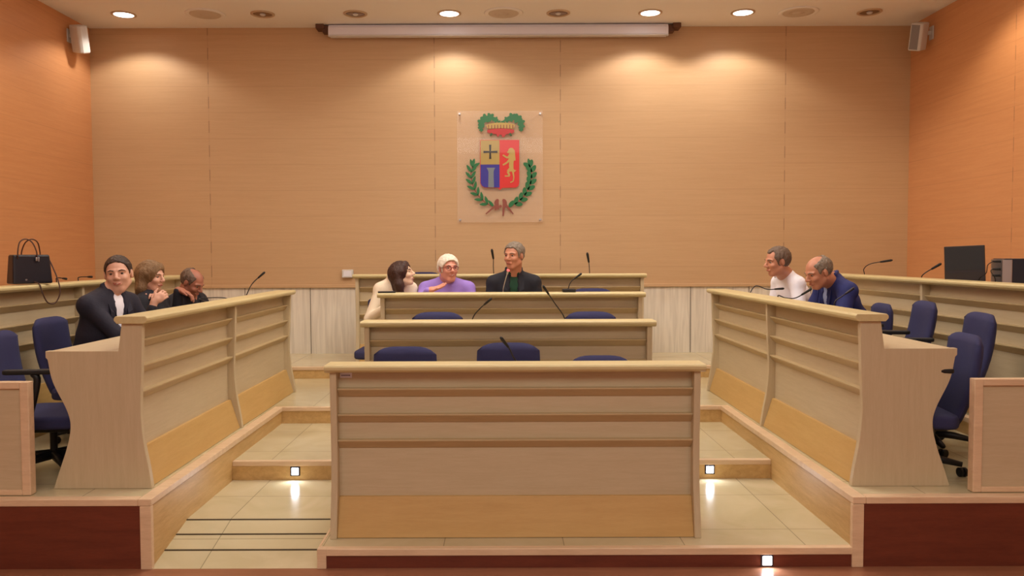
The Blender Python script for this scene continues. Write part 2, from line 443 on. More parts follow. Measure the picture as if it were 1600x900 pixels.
for px, lab in ((206, 'lit round downlight nearest the left corner'), (705, 'lit round downlight above the left part of the projection screen case'),
                (1013, 'lit round downlight near the right end of the screen case'), (1155, 'rightmost lit round downlight in the ceiling')):
    downlight(cx(px), YL, True, lab)
for px, lab in ((419, 'unlit round downlight, leftmost of the unlit ones'), (561, 'unlit round downlight just left of the screen case centre'),
                (872, 'unlit round downlight right of the middle ceiling speaker'), (1349, 'unlit round downlight nearest the right corner')):
    downlight(cx(px), YL, False, lab)
for px, lab in ((331, 'left round ceiling speaker between two downlights'), (788, 'middle round ceiling speaker above the screen case'), (1240, 'right round ceiling speaker')):
    t = thing('ceiling_speaker', lab, 'speaker', (cx(px), YL, ZC), 0, 'round ceiling speakers')
    bm = bmesh.new()
    lathe(bm, [(.205, -.0001), (.20, -.008), (.17, -.012), (.165, -.006)], seg=40); obj('rim', bm, 'ceiling_paint', t, smooth=True)
    bm = bmesh.new(); lathe(bm, [(.160, -.005), (.155, -.010), (.09, -.013), (.085, -.009), (.05, -.009), (.045, -.016), (.01, -.018)], seg=40); obj('grille', bm, 'speaker_grille', t, smooth=True)
# light of the four lit downlights (wide reflector beams that wash the wall)
for px, e in ((206, 60), (705, 70), (1013, 70), (1155, 70)):
    lamp('downlight_beam', 'SPOT', (cx(px), YL, ZC - .03), e * .56, color=(1.0, .92, .82), spot_size=R(136), spot_blend=0.35, shadow_soft_size=.05)

lamp('downlight_beam', 'SPOT', (3.95, 7.0, ZC - .03), 45, color=(1.0, .84, .62), spot_size=R(130), spot_blend=0.5, shadow_soft_size=.05)
lamp('downlight_beam', 'SPOT', (-3.95, 6.7, ZC - .03), 25, color=(1.0, .84, .62), spot_size=R(130), spot_blend=0.5, shadow_soft_size=.05)
# projection screen case below the ceiling
t = thing('projection_screen', 'long white roll-up projection screen case under the ceiling', 'projection screen', (.0, 8.945, ZC - .12))
xa, xb = (517 - 783) * 8.87 / 1250, (1043 - 783) * 8.87 / 1250
bm = bmesh.new(); prism(bm, [(-.07, -.005), (-.07, .075), (-.05, .11), (.07, .11), (.07, -.005)], 0, xa, xb); obj('case', bm, 'screen_case', t, bevel=.008)
bm = bmesh.new(); box(bm, xa - .0, xb + .0, -.074, -.03, -.022, -.0052); obj('bottom_bar', bm, 'white_plastic', t, bevel=.004)
for s, x in ((-1, xa), (1, xb)):
    bm = bmesh.new(); box(bm, x + s * .001, x + s * .07, -.03, .06, .03, .11); box(bm, x + s * .05, x + s * .14, -.06, .09, .07, .12); obj('bracket', bm, 'brown_bracket', t, bevel=.004)

# corner loudspeakers
for s, side in ((-1, 'left'), (1, 'right')):
    t = thing('loudspeaker', 'small white loudspeaker on a bracket in the upper %s corner' % side, 'speaker', (s * (XW - .001), 8.60, 3.93))
    bm = bmesh.new(); box(bm, -.012 * s, 0, -.04, .04, -.07, .07); box(bm, -.07 * s, -.012 * s, -.015, .015, -.02, .02); obj('bracket', bm, 'white_plastic', t, bevel=.004)
    M = Matrix.Translation((-s * .14, -.02, -.03)) @ Euler((R(16), R(-14 * s), R(s * 30))).to_matrix().to_4x4()
    bm = bmesh.new(); prism(bm, [(-.09, -.05), (-.075, -.07), (.05, -.06), (.07, -.03), (.07, .03), (.05, .06), (-.075, .07), (-.09, .05)], 2, -.15, .13)
    for v in bm.verts: v.co = M @ v.co
    obj('cabinet', bm, 'white_plastic', t, bevel=.012)
    bm = bmesh.new(); prism(bm, [(-.094, -.045), (-.094, .045), (-.089, .045), (-.089, -.045)], 2, -.135, .115)
    bmesh.ops.transform(bm, matrix=M @ Matrix.Rotation(0, 4, 'Z'), verts=bm.verts)
    obj('grille', bm, 'grille', t)

# step lights
for i, (x, y, z, lab) in enumerate(((-1.375, Y1, .160, 'small square step light in the left riser'), (1.385, Y1, .163, 'small square step light in the right riser'),
                                    (1.352, Y0, .034, 'small square step light in the dark front plinth'))):
    t = thing('step_light', lab, 'step light', (x, y, z), 0, 'square step lights')
    bm = bmesh.new(); box(bm, -.033, .033, -.004, .002, -.032, .032); obj('frame', bm, 'dark_metal', t, bevel=.003)
    bm = bmesh.new(); box(bm, -.023, .023, -.008, -.0035, -.023, .023); obj('lens', bm, 'led_emit', t, bevel=.004)
    lamp('step_light_beam', 'AREA', (x, y - .012, z), .5, color=(.8, .88, 1.0), rot=(R(-90), 0, 0), shape='SQUARE', size=.04)

# small socket box beside the rearmost desk
t = thing('socket_box', 'small cream wall box beside the left end of the rearmost desk', 'wall box', ((543 - 783) * 9.0 / 1250, YW, 1.385))
bm = bmesh.new(); box(bm, -.062, .062, -.045, 0, -.045, .045); obj('housing', bm, 'white_plastic', t, bevel=.006)
bm = bmesh.new(); box(bm, -.045, .045, -.048, -.0455, -.03, .03); obj('cover', bm, 'screen_case', t, bevel=.002)

# ================================================================ EMBLEM ON THE WALL
def E(px, py, d=0.0):      # emblem plane coordinates (metres, local x and z) of the plate
    return ((px - 781.5) / 139.5, (263.5 - py) / 139.5)
t = thing('coat_of_arms', 'clear acrylic plate with a painted coat of arms on the rear wall', 'emblem', (-.008, YW - .04, 2.575))
def flat(bm, pts, y0, y1):
    prism(bm, pts, 1, y0, y1)
bm = bmesh.new(); box(bm, -.480, .480, -.005, .001, -.62, .62); obj('plate', bm, 'acrylic', t, bevel=.002)
for sx in (-1, 1):
    for sz in (-1, 1):
        bm = bmesh.new(); lathe(bm, [(.011, -.010), (.011, .0385)], c=(sx * .45, 0, sz * .59), seg=14, axis='Y'); obj('standoff', bm, 'silver', t)
def blob(bm, c, a, b, ang, y0, y1, n=14, point=0.0):
    pts = []
    for k in range(n):
        th = 2 * math.pi * k / n
        u, v = a * math.cos(th), b * math.sin(th) * (1 - point * abs(math.cos(th)))
        pts.append((c[0] + u * math.cos(ang) - v * math.sin(ang), c[1] + u * math.sin(ang) + v * math.cos(ang)))
    flat(bm, pts, y0, y1)
YF = -.0052
S_ = [(750.5, 222), (811.5, 222), (811.5, 289), (810, 293.5), (806, 296), (785, 296.3), (781.5, 299.5), (778, 296.3), (757, 296), (753, 293.5), (750.5, 289)]
sh = obj('shield', (lambda b: (flat(b, [E(*p) for p in S_], YF - .004, YF), b)[1])(bmesh.new()), 'em_red', t)
bm = bmesh.new(); flat(bm, [E(*p) for p in ((751.2, 222.6), (780.8, 222.6), (780.8, 260), (751.2, 260))], YF - .007, YF - .0041); obj('gold_quarter', bm, 'em_ochre', sh)
bm = bmesh.new(); flat(bm, [E(*p) for p in ((751.2, 260.2), (780.8, 260.2), (780.8, 295.8), (757, 295.4), (753.4, 293), (751.2, 289))], YF - .007, YF - .0041); obj('blue_quarter', bm, 'em_blue', sh)
bm = bmesh.new(); flat(bm, [E(*p) for p in ((760.5, 265), (774, 265), (772, 269), (771.5, 272), (772, 295.6), (763, 295.6), (763.5, 272), (762.8, 269))], YF - .010, YF - .0071); obj('column', bm, 'em_grey', sh)
bm = bmesh.new()
def bar(bm, a, b, w0, w1, y0, y1):
    ax, az = E(*a); bx_, bz = E(*b); dx, dz = bx_ - ax, bz - az; l = math.hypot(dx, dz); nx, nz = -dz / l, dx / l
    flat(bm, [(ax + nx * w0, az + nz * w0), (bx_ + nx * w1, bz + nz * w1), (bx_ - nx * w1, bz - nz * w1), (ax - nx * w0, az - nz * w0)], y0, y1)
bar(bm, (766.3, 229.5), (766.3, 240.5), .012, .0085, YF - .010, YF - .0071); bar(bm, (766.3, 251.5), (766.3, 240.5), .012, .0085, YF - .010, YF - .0071)
bar(bm, (755.8, 240.5), (766.3, 240.5), .012, .0085, YF - .0101, YF - .0071); bar(bm, (777.6, 240.5), (766.3, 240.5), .012, .0085, YF - .0101, YF - .0071)
obj('cross', bm, 'em_black', sh)
# rampant beast facing left, one relief piece
bm = bmesh.new(); yl = 0
for a, b, w0, w1 in (((800, 240), (799, 262), .030, .024), ((799, 262), (800, 271), .024, .020), ((799, 239), (796, 240), .030, .018), ((798.5, 236), (801, 246), .022, .026),
                     ((802, 238), (804.5, 254), .018, .010), ((797, 246), (793.5, 250), .014, .011), ((793.5, 250), (786, 245.5), .010, .009), ((797, 252), (792.5, 257), .013, .010), ((792.5, 257), (786, 261), .010, .009),
                     ((799, 266), (793.5, 271), .022, .014), ((793.5, 271), (796.5, 277.5), .013, .009), ((796.5, 278), (789, 278), .008, .007), ((801, 268), (805, 271), .014, .008), ((801.5, 270), (803, 280), .010, .007),
                     ((803, 280), (802, 286), .007, .006), ((802, 286), (797.5, 288), .006, .006), ((803, 271), (806.5, 269), .008, .004)):
    yl += 1
    bar(bm, a, b, w0, w1, YF - .0062 - .0001 * yl, YF - .0041)
blob(bm, E(799, 239), .034, .034, 0, YF - .0085, YF - .0041); blob(bm, E(794.8, 241), .016, .011, 0, YF - .0086, YF - .0041); blob(bm, E(799, 262), .026, .024, 0, YF - .0084, YF - .0041)
obj('lion', bm, 'em_gold', sh)
# crown: gold rim with battlements, red cap below, pearls
cr_ = thing('dummy', 'x', 'x'); bpy.data.objects.remove(cr_)
crown = obj('crown', (lambda b: (flat(b, [E(*p) for p in ((760, 199), (766, 196.8), (774, 195.6), (783, 195.2), (792, 195.6), (800, 196.8), (805.5, 199), (802.5, 204.8), (783, 203.8), (762.5, 204.8))], YF - .006, YF), b)[1])(bmesh.new()), 'em_gold', t)
bm = bmesh.new()
for i in range(9):
    bar(bm, (764 + i * 4.7, 204.2), (764 + i * 4.7, 198.6), .006, .004, YF - .008, YF - .0061); obj('battlement', bm, 'em_brown', crown); bm = bmesh.new()
bm = bmesh.new(); flat(bm, [E(*p) for p in ((762, 206.5), (770, 205), (783, 204), (796, 205), (803.5, 206.5), (804, 210), (799, 212.2), (791, 213.2), (788, 217.6), (785.5, 217.6), (784, 214), (781, 213.6), (779.6, 217), (777.5, 216.6), (776, 213.2), (768, 212.2), (761.5, 210))], YF - .0055, YF)
bmesh.ops.triangulate(bm, faces=[f for f in bm.faces if len(f.verts) > 4]); obj('red_cap', bm, 'em_crimson', crown)
bm = bmesh.new()
bar(bm, (769, 211.5), (766.5, 216), .012, .008, YF - .0058, YF); bar(bm, (796.5, 211.5), (799.5, 216), .012, .008, YF - .0058, YF)
obj('ribbon_end', bm, 'em_dkgreen', crown)
# oak and laurel over the crown
for s in (-1, 1):
    pts = [(780 - 783, 195), (774 - 783, 190.5), (766 - 783, 187), (758 - 783, 189), (752.5 - 783, 194.5), (751.5 - 783, 201), (752 - 783, 206)]
    bm = bmesh.new()
    path = [E(783.5 - s * -p[0] if False else 783.5 + s * (-p[0]), p[1]) for p in pts]
    rr = (.022, .032, .045, .048, .042, .034, .022)
    rnd = random.Random(3)
    for i in range(len(path)):
        for j in range(5):
            a = j * 1.257 + i
            blob(bm, (path[i][0] + rr[i] * .55 * math.cos(a), path[i][1] + rr[i] * .55 * math.sin(a)), rr[i] * .62, rr[i] * .42, a, YF - .0042 - .0003 * j - .0001 * i, YF)
    obj('oak_branch', bm, 'em_green', crown)
# the two wreath branches
for s in (-1, 1):
    P = [(0, 326), (-14, 325), (-26, 318), (-36, 308), (-43, 296), (-46.5, 284), (-47, 271), (-43.5, 261)]
    sm = smooth_path([Vector((x, y, 0)) for x, y in P], 5)
    bm = bmesh.new()
    for a, b in zip(sm[1:], sm[2:]):
        bar(bm, (783.5 + s * -a.x if s < 0 else 783.5 - a.x, a.y), (783.5 + s * -b.x if s < 0 else 783.5 - b.x, b.y), .006, .006, YF - .0035, YF)
    # fix side: s=+1 goes right, s=-1 goes left
    for v in bm.verts:
        if (s < 0) != (v.co.x < 0.014): v.co.x = 0.0287 - v.co.x
    br = obj('branch', bm, 'em_brown', t)
    bm = bmesh.new(); N = 9
    for i in range(N):
        f = (i + 1.2) / (N + .6) * (len(sm) - 1); j = int(f); p = sm[j].lerp(sm[min(j + 1, len(sm) - 1)], f - j)
        d = (sm[min(j + 2, len(sm) - 1)] - sm[max(j - 1, 0)]).normalized()
        for q in (-1, 1):
            if i == 0 and q == 1: continue
            ang = math.atan2(-d.y, d.x) + q * R(38)
            c = E(783.5 + p.x, p.y)
            L_ = .050 if s < 0 else .046
            cc = (c[0] + math.cos(ang) * L_ * .85, c[1] + math.sin(ang) * L_ * .85)
            cx_, aa = cc[0], ang
            if s > 0: cx_ = 0.0287 - cc[0]; aa = math.pi - ang
            blob(bm, (cx_, cc[1]), L_, (.019 if s < 0 else .026), aa, YF - .0045 - .0003 * (i % 3), YF, point=.45 if s < 0 else 0.15)
    c = E(783.5 + P[-1][0], P[-1][1]); cx_ = c[0] if s < 0 else 0.0287 - c[0]
    blob(bm, (cx_, c[1] + .03), .045, .02, R(75) if s < 0 else R(105), YF - .005, YF, point=.4)
    obj('leaves', bm, 'em_green' if s < 0 else 'em_green', br)
bm = bmesh.new()
bar(bm, (777, 318), (774, 331), .018, .010, YF - .007, YF); bar(bm, (777, 318), (778.5, 330), .016, .010, YF - .0075, YF)
bar(bm, (788, 318), (786, 340), .018, .008, YF - .0072, YF); bar(bm, (788, 320), (802, 337), .016, .006, YF - .0074, YF); bar(bm, (774, 324), (759, 337), .012, .006, YF - .0071, YF)
for c, a in (((776, 318), R(60)), ((788.5, 318), R(120))): blob(bm, E(*c), .036, .022, a, YF - .008, YF)
blob(bm, E(782, 325), .016, .016, 0, YF - .009, YF)
obj('ribbon', bm, 'em_brown', t)

# ================================================================ OFFICE CHAIRS
def rrect(w, h, r, n=5):
    out = []
    for cx_, cy_, a0 in ((w - r, h - r, 0), (-w + r, h - r, 90), (-w + r, -h + r, 180), (w - r, -h + r, 270)):
        for k in range(n + 1):
            a = R(a0 + 90 * k / n); out.append((cx_ + r * math.cos(a), cy_ + r * math.sin(a)))
    return out
def make_chair(h, recline, label, group, loc, rz, slab=False):
    """faces local +x; h = top of the backrest above the floor"""
    t = thing('office_chair', label, 'chair', loc, rz, group)
    zs = h - .47                                    # seat height
    zs = max(.36, min(.47, zs))
    # backrest: curved cushion (bulges to the front), grid of sections
    bh = h - zs - .02 + .10; bm = bmesh.new(); nz, ny = 10, 12; th = .065
    def P(u, v, side):
        wv = .205 * (1 - .10 * abs(v - .55) ** 2 * 2)
        y = (u * 2 - 1) * wv
        # rounded corners
        e = abs(u * 2 - 1)
        z = v * bh
        top = .05 * e ** 4
        z = min(z, bh - top) if v > .5 else max(z, top)
        thk = th * (1 - .75 * e ** 6) * (1 - .6 * max(0, (v - .8) / .2) ** 3)
        x = -.05 * math.sin(v * math.pi) * .6 + .03 * e * e + (thk / 2 if side else -thk / 2)
        return Vector((x, y, z))
    G = {}
    for s_ in (0, 1):
        for i in range(ny + 1):
            for j in range(nz + 1): G[s_, i, j] = bm.verts.new(P(i / ny, j / nz, s_))
        for i in range(ny):
            for j in range(nz):
                q = [G[s_, i, j], G[s_, i + 1, j], G[s_, i + 1, j + 1], G[s_, i, j + 1]]
                bm.faces.new(q if s_ else q[::-1])
    for i in range(ny):
        for j in (0, nz): bm.faces.new((G[0, i, j], G[0, i + 1, j], G[1, i + 1, j], G[1, i, j]))
    for j in range(nz):
        for i in (0, ny): bm.faces.new((G[0, i, j], G[0, i, j + 1], G[1, i, j + 1], G[1, i, j]))
    M = Matrix.Translation((-.20, 0, zs - .08)) @ Matrix.Rotation(R(-recline), 4, 'Y')
    bmesh.ops.transform(bm, matrix=M, verts=bm.verts)
    o = obj('backrest', bm, 'chair_fabric', t, smooth=True)
    bm = bmesh.new()
    prism(bm, [(x * 1 + .03, y) for x, y in rrect(.235, .235, .07)], 2, zs - .075, zs)
    obj('seat', bm, 'chair_fabric', t, bevel=.022, seg=3, smooth=True)
    bm = bmesh.new(); box(bm, -.12, .12, -.10, .10, zs - .115, zs - .076)
    tube(bm, smooth_path([(-.08, 0, zs - .10), (-.22, 0, zs - .10), (-.27, 0, zs - .02), (-.262, 0, zs + .12)], 5), .022, 8)
    obj('mechanism', bm, 'black_plastic', t, bevel=.006)
    bm = bmesh.new(); lathe(bm, [(.026, .085), (.030, .09), (.030, zs - .24), (.020, zs - .235), (.020, zs - .116)], seg=16); obj('gas_column', bm, 'black_plastic', t, smooth=False)
    for s_ in ((-1, 1) if 'centre desks' not in group else ()):
        bm = bmesh.new()
        tube(bm, smooth_path([(-.05, s_ * .20, zs - .09), (-.03, s_ * .262, zs - .07), (.0, s_ * .268, zs + .03), (.04, s_ * .268, zs + .20), (.02, s_ * .268, zs + .245)], 5), [.018] * 21, 8)
        a = obj('armrest', bm, 'black_plastic', t, smooth=True)
        bm = bmesh.new(); prism(bm, [(x + .0, y + s_ * .268) for x, y in rrect(.135, .026, .024)], 2, zs + .240, zs + .266); obj('arm_pad', bm, 'rubber', a, bevel=.008)
    for k_ in range(5):
        a = 2 * math.pi * k_ / 5 + .3; c, s_ = math.cos(a), math.sin(a)
        bm = bmesh.new(); tube(bm, [(.02 * c, .02 * s_, .10), (.15 * c, .15 * s_, .088), (.275 * c, .275 * s_, .068)], [.028, .022, .015], 8)
        leg = obj('base_leg', bm, 'black_plastic', t, smooth=True)
        bm = bmesh.new()
        M = Matrix.Translation((.275 * c, .275 * s_, .0265)) @ Matrix.Rotation(a + .6, 4, 'Z')
        for q in (-.013, .013):
            r_ = bmesh.new(); lathe(r_, [(.018, -.009), (.0258, -.006), (.0258, .006), (.018, .009)], seg=16, axis='X')
            bmesh.ops.transform(r_, matrix=M @ Matrix.Translation((q, 0, 0)), verts=r_.verts)
            me_ = bpy.data.meshes.new('tmp'); r_.to_mesh(me_); r_.free(); bm.from_mesh(me_); bpy.data.meshes.remove(me_)
        lathe(bm, [(.007, .026), (.007, .05)], c=(.275 * c, .275 * s_, 0), seg=8)
        obj('caster', bm, 'rubber', leg)
    return t
def chair_at(x, y, z, h, rz, label, group, recline=10): return make_chair(h, recline, label, group, (x, y, z), R(rz))
G1 = 'blue chairs behind the centre desks'
chair_at(-.615, 4.83, Z1, .915, -90, 'blue chair behind the front desk, leftmost of its row', G1)
chair_at(.045, 4.83, Z1, .938, -90, 'blue chair behind the front desk, in the middle of its row beside the microphone', G1)
chair_at(.635, 4.86, Z1, .850, -90, 'blue chair behind the front desk, rightmost and barely showing above it', G1)
chair_at(-.50, 6.00, Z2, .925, -90, 'blue chair behind the second centre desk, left one', G1)
chair_at(.70, 6.00, Z2, .925, -90, 'blue chair behind the second centre desk, right one', G1)
chair_at(.84, 7.15, Z3, .925, -90, 'empty blue chair to the right of the man in the dark jacket', G1)
chair_at(-1.06, 7.24, Z3, .86, -92, 'blue chair of the woman in the cream cardigan', G1)
chair_at(-.50, 7.28, Z3, .80, -90, 'blue chair under the white-haired man in the purple shirt', G1)
chair_at(.10, 7.28, Z3, .80, -90, 'blue chair under the man in the dark jacket and green shirt', G1)
chair_at(-.86, 8.66, Z4, .93, -90, 'chair behind the rearmost centre desk, only its top showing', G1)
G2 = 'blue office chairs behind the left side desk'
chair_at(-2.57, 4.55, Z3, .82, 6, 'blue office chair behind the left low screen, nearest the camera', G2, 12)
chair_at(-2.76, 5.42, Z3, .835, 0, 'blue office chair of the smiling man in the dark suit', G2, 14)
chair_at(-2.84, 6.22, Z3, .80, 0, 'blue office chair of the woman with fair hair', G2)
chair_at(-2.84, 6.88, Z3, .80, 0, 'blue office chair of the balding man bending at the left desk', G2)
G3 = 'blue office chairs behind the right side desk'
chair_at(2.30, 4.50, Z3, .80, 172, 'blue office chair nearest the right low screen, in front of the others', G3, 14)
chair_at(2.71, 5.06, Z3, .875, 172, 'blue office chair second from the right low screen', G3, 14)
chair_at(2.68, 5.70, Z3, .915, 172, 'empty blue office chair beside the man in the bright blue suit', G3, 16)
chair_at(2.72, 6.30, Z3, .85, 174, 'blue office chair of the man in the bright blue suit', G3, 10)
chair_at(2.78, 6.92, Z3, .80, 178, 'blue office chair of the man in the white shirt', G3)

# ================================================================ MICROPHONES
def mic(label, pts, base=True, head=.075, neck='black_plastic', group='gooseneck microphones', light=None, hr=.0085, zb=None):
    """pts: world points from the base up to the tip; zb = height of the surface below the base"""
    p0 = Vector(pts[0])
    t = thing('microphone', label, 'microphone', (p0.x, p0.y, zb if zb is not None else p0.z), 0, group)
    off = Vector((p0.x, p0.y, t.location.z))
    P = [Vector(p) - off for p in pts]
    sm = smooth_path(P, 8)
    bm = bmesh.new(); tube(bm, sm, .0042, 8); obj('gooseneck', bm, neck, t, smooth=True)
    d = (sm[-1] - sm[-3]).normalized()
    bm = bmesh.new(); a = sm[-1] - d * head * .9
    tube(bm, [a, a + d * .008, a + d * head * .5, a + d * head * .95, a + d * head * 1.1], [hr * .6, hr * .85, hr, hr * 1.1, hr * .6], 12)
    obj('capsule', bm, 'rubber' if neck == 'black_plastic' else neck, t, smooth=True)
    if light:
        bm = bmesh.new(); lathe(bm, [(.006, -.009), (.0115, -.006), (.013, 0), (.0115, .006), (.006, .009)], seg=16)
        bmesh.ops.transform(bm, matrix=Matrix.Translation(a + d * head * .98) @ d.to_track_quat('Z', 'Y').to_matrix().to_4x4(), verts=bm.verts)
        obj('light_ring', bm, light, t, smooth=True)
    if base:
        bm = bmesh.new(); prism(bm, rrect(.055, .045, .015), 2, 0, .028); obj('base', bm, 'black_plastic', t, bevel=.006)
    return t
def U(px, py, Y):
    s = 1250 / Y
    return ((px - 783) / s, Y, 1.6 - (py - 397) / s)
def wt(z): return z + .7325      # worktop height over tier
W1, W2, W3, W4 = wt(Z1), wt(Z2), wt(Z3), wt(Z4)
TOPc = lambda z: z + HD + .001
mic('microphone on the front centre desk, leaning left before the middle chair', [(.17, 4.50, W1), (.15, 4.49, W1 + .08), U(804, 562, 4.45), U(796, 546, 4.43), U(784, 530, 4.40)], zb=W1)
mic('tall microphone on the second centre desk, at the left of its right chair', [(.49, 5.72, W2), (.475, 5.71, W2 + .08), U(881, 495, 5.68), U(866, 473, 5.66), U(850, 449, 5.62)], zb=W2)
mic('microphone on the second centre desk, pointing right below the purple shirt', [(-.23, 5.72, W2), (-.225, 5.71, W2 + .08), U(739, 496, 5.68), U(750, 482, 5.66), U(766, 468, 5.62)], zb=W2)
mic('microphone on the cap of the third centre desk, right of the dark jacket', [U(889, 458.5, 6.66), U(888, 452, 6.66), U(893, 440, 6.66), U(907, 429, 6.66)], zb=Z3 + HD + .0008, head=.07)
mic('pale microphone with a glowing red ring before the man in the dark jacket', [(.02, 6.92, W3), (.022, 6.90, W3 + .08), U(786, 455, 6.85), U(789, 440, 6.84), U(794, 423, 6.82)], zb=W3, neck='silver', light='red_light', head=.04)
mic('microphone on the rearmost centre desk, just left of the dark jacket man', [(-.07, 8.38, W4), (-.07, 8.37, W4 + .08), U(771, 419, 8.35), U(771, 405, 8.34), U(769, 392, 8.32)], zb=W4, head=.10, hr=.012)
mic('microphone on the rearmost centre desk, standing right of the others', [(.93, 8.38, W4), (.93, 8.37, W4 + .08), U(921, 421, 8.35), U(920, 410, 8.34), U(918, 398, 8.32)], zb=W4, head=.10, hr=.012)
mic('microphone near the far end of the left front desk, beside no one', [(-2.10, 6.42, W3), (-2.10, 6.42, W3 + .08), U(384, 461, 6.42), U(394, 442, 6.42), U(412, 425.5, 6.42)], zb=W3, head=.07)
mic('microphone at the left front desk before the bending man', [(-2.16, 6.25, W3), (-2.15, 6.25, W3 + .08), (-2.14, 6.24, 1.26), U(352 - 40, 465, 6.20), U(322, 471, 6.15)], zb=W3, head=.04)
mic('microphone at the right front desk before the white shirt, arched sideways', [U(1170, 466, 6.60)[:2] + (W3,), U(1171, 470, 6.60), U(1173, 458, 6.60), U(1182, 448, 6.6), U(1200, 453.5, 6.55), U(1223, 452.5, 6.5)], zb=W3, head=.07)
mic('microphone at the right front desk between the two men', [(2.12, 6.02, W3), (2.13, 6.02, W3 + .08), U(1216, 464, 6.0), U(1228, 467, 5.98), U(1244, 467, 5.95), U(1266, 454.5, 5.92)], zb=W3, head=.08)
mic('greyish microphone in front of the bright blue suit', [(2.28, 5.50, W3), (2.29, 5.50, W3 + .08), U(1305, 474, 5.5), U(1316, 465, 5.5), U(1333, 453, 5.5)], zb=W3, neck='dark_metal', head=.07)
mic('microphone on the rear right desk, long neck bending to the right', [U(1351, 421, 7.6)[:2] + (W4,), U(1351, 432, 7.6), U(1350, 422, 7.6), U(1361, 414, 7.55), U(1391, 409, 7.5)], zb=W4, head=.10, hr=.010)
mic('short microphone on the rear right desk, just left of the monitor', [U(1440, 430, 6.62)[:2] + (W4,), U(1440, 440, 6.62), U(1444, 430, 6.6), U(1468, 415.5, 6.55)], zb=W4, head=.08, hr=.010)
mic('microphone on the rear left desk right behind the bag, lying low', [U(88, 430, 6.1)[:2] + (W4,), U(88, 440, 6.1), U(89, 432, 6.1), U(103, 433.5, 6.05)], zb=W4, head=.05)
mic('microphone on the rear left desk between the bag and the smiling man', [U(122, 430, 6.5)[:2] + (W4,), U(122, 438, 6.5), U(124, 431, 6.5), U(143, 430.5, 6.45)], zb=W4, head=.05)

# small flat phone on the cap of the third desk
t = thing('smartphone', 'small flat black phone on the desk cap beside the woman in cream', 'phone', U(604, 459, 6.64)[:2] + (Z3 + HD + .0004,), R(20))
bm = bmesh.new(); prism(bm, rrect(.04, .072, .01), 2, 0, .012); bmesh.ops.rotate(bm, verts=bm.verts, matrix=Matrix.Rotation(R(80), 3, 'Z')); obj('case', bm, 'black_plastic', t, bevel=.002)
bm = bmesh.new(); prism(bm, rrect(.036, .066, .008), 2, .0121, .0125); bmesh.ops.rotate(bm, verts=bm.verts, matrix=Matrix.Rotation(R(80), 3, 'Z')); obj('screen', bm, 'device_blue', t)

# ================================================================ HANDBAG
zc4 = Z4 + HD
t = thing('handbag', 'black leather handbag with brown handles on the rear left desk', 'bag', (-3.30, 5.60, zc4 + .0005), R(52))
bm = bmesh.new()
bw, bd, bh = .130, .060, .208
A = [bm.verts.new(p) for p in ((-bw, -bd, .006), (bw, -bd, .006), (bw, bd, .006), (-bw, bd, .006))]
B = [bm.verts.new(p) for p in ((-bw * .92, -bd * .7, bh), (bw * .92, -bd * .7, bh), (bw * .92, bd * .7, bh), (-bw * .92, bd * .7, bh))]
bm.faces.new(A[::-1]); bm.faces.new(B)
for i in range(4): bm.faces.new((A[i], A[(i + 1) % 4], B[(i + 1) % 4], B[i]))
obj('body', bm, 'black_leather', t, bevel=.012, seg=3)
for s_ in (-1, 1):
    bm = bmesh.new()
    o_ = .030 * s_
    tube(bm, smooth_path([(-.06 + o_, s_ * .045, bh - .03), (-.06 + o_, s_ * .047, bh + .02), (-.04 + o_, s_ * .03, bh + .085), (0 + o_, s_ * .022, bh + .108), (.04 + o_, s_ * .03, bh + .085), (.06 + o_, s_ * .047, bh + .02), (.06 + o_, s_ * .045, bh - .03)], 6), .0045, 8)
    obj('handle', bm, 'brown_leather', t, smooth=True)
bm = bmesh.new()
tube(bm, smooth_path([(bw * .95, 0, bh - .02), (bw + .012, -.02, bh - .08), (bw + .02, -.085, .03), (bw + .02, -.115, -.06), (bw - .02, -.13, -.13), (.06, -.13, -.125), (.03, -.125, -.06), (.02, -.105, .001), (.0, -.07, .02)], 7), .0045, 6)
obj('shoulder_strap', bm, 'brown_leather', t, smooth=True)
bm = bmesh.new(); box(bm, .018, .030, -.062, -.050, bh - .045, bh - .020); box(bm, .034, .042, -.062, -.050, bh - .048, bh - .018); obj('logo_plate', bm, 'silver', t, bevel=.002)
bm = bmesh.new(); lathe(bm, [(.006, -.074), (.006, -.066)], c=(-.05, 0, .035), seg=10, axis='Y'); obj('stud', bm, 'silver', t)

# ================================================================ MONITOR AND DEVICE
t = thing('monitor', 'dark flat computer monitor behind the rear right desk', 'monitor', (3.49, 6.03, W4), R(-34))
M = Matrix.Translation((0, 0, .375)) @ Matrix.Rotation(R(-4), 4, 'X') @ Matrix.Rotation(R(-2.5), 4, 'Y') @ Matrix.Diagonal((.74, 1, .94, 1))
bm = bmesh.new(); box(bm, -.18, .18, -.014, .014, -.27, .068, M); obj('housing', bm, 'monitor_black', t, bevel=.004)
bm = bmesh.new(); box(bm, -.168, .168, -.0165, -.0143, -.125, .056, M); obj('screen', bm, 'black_plastic', t)
bm = bmesh.new(); box(bm, -.16, .16, -.0165, -.0143, -.142, -.134, M); obj('trim_line', bm, 'dark_metal', t)
bm = bmesh.new(); box(bm, -.03, .03, .015, .04, .02, .24); obj('stand', bm, 'black_plastic', t, bevel=.004)
bm = bmesh.new(); prism(bm, rrect(.12, .09, .03), 2, 0, .018); obj('base', bm, 'black_plastic', t, bevel=.005)
t = thing('electronic_unit', 'dark blue-black box with silver connector side behind the rear right desk', 'electronic device', (3.56, 5.66, W4), R(-16))
bm = bmesh.new(); box(bm, 0, .36, 0, .26, .012, .345); obj('housing', bm, 'device_blue', t, bevel=.006)
bm = bmesh.new(); box(bm, -.012, .05, -.004, .262, .14, .338); obj('connector_panel', bm, 'silver', t, bevel=.004)
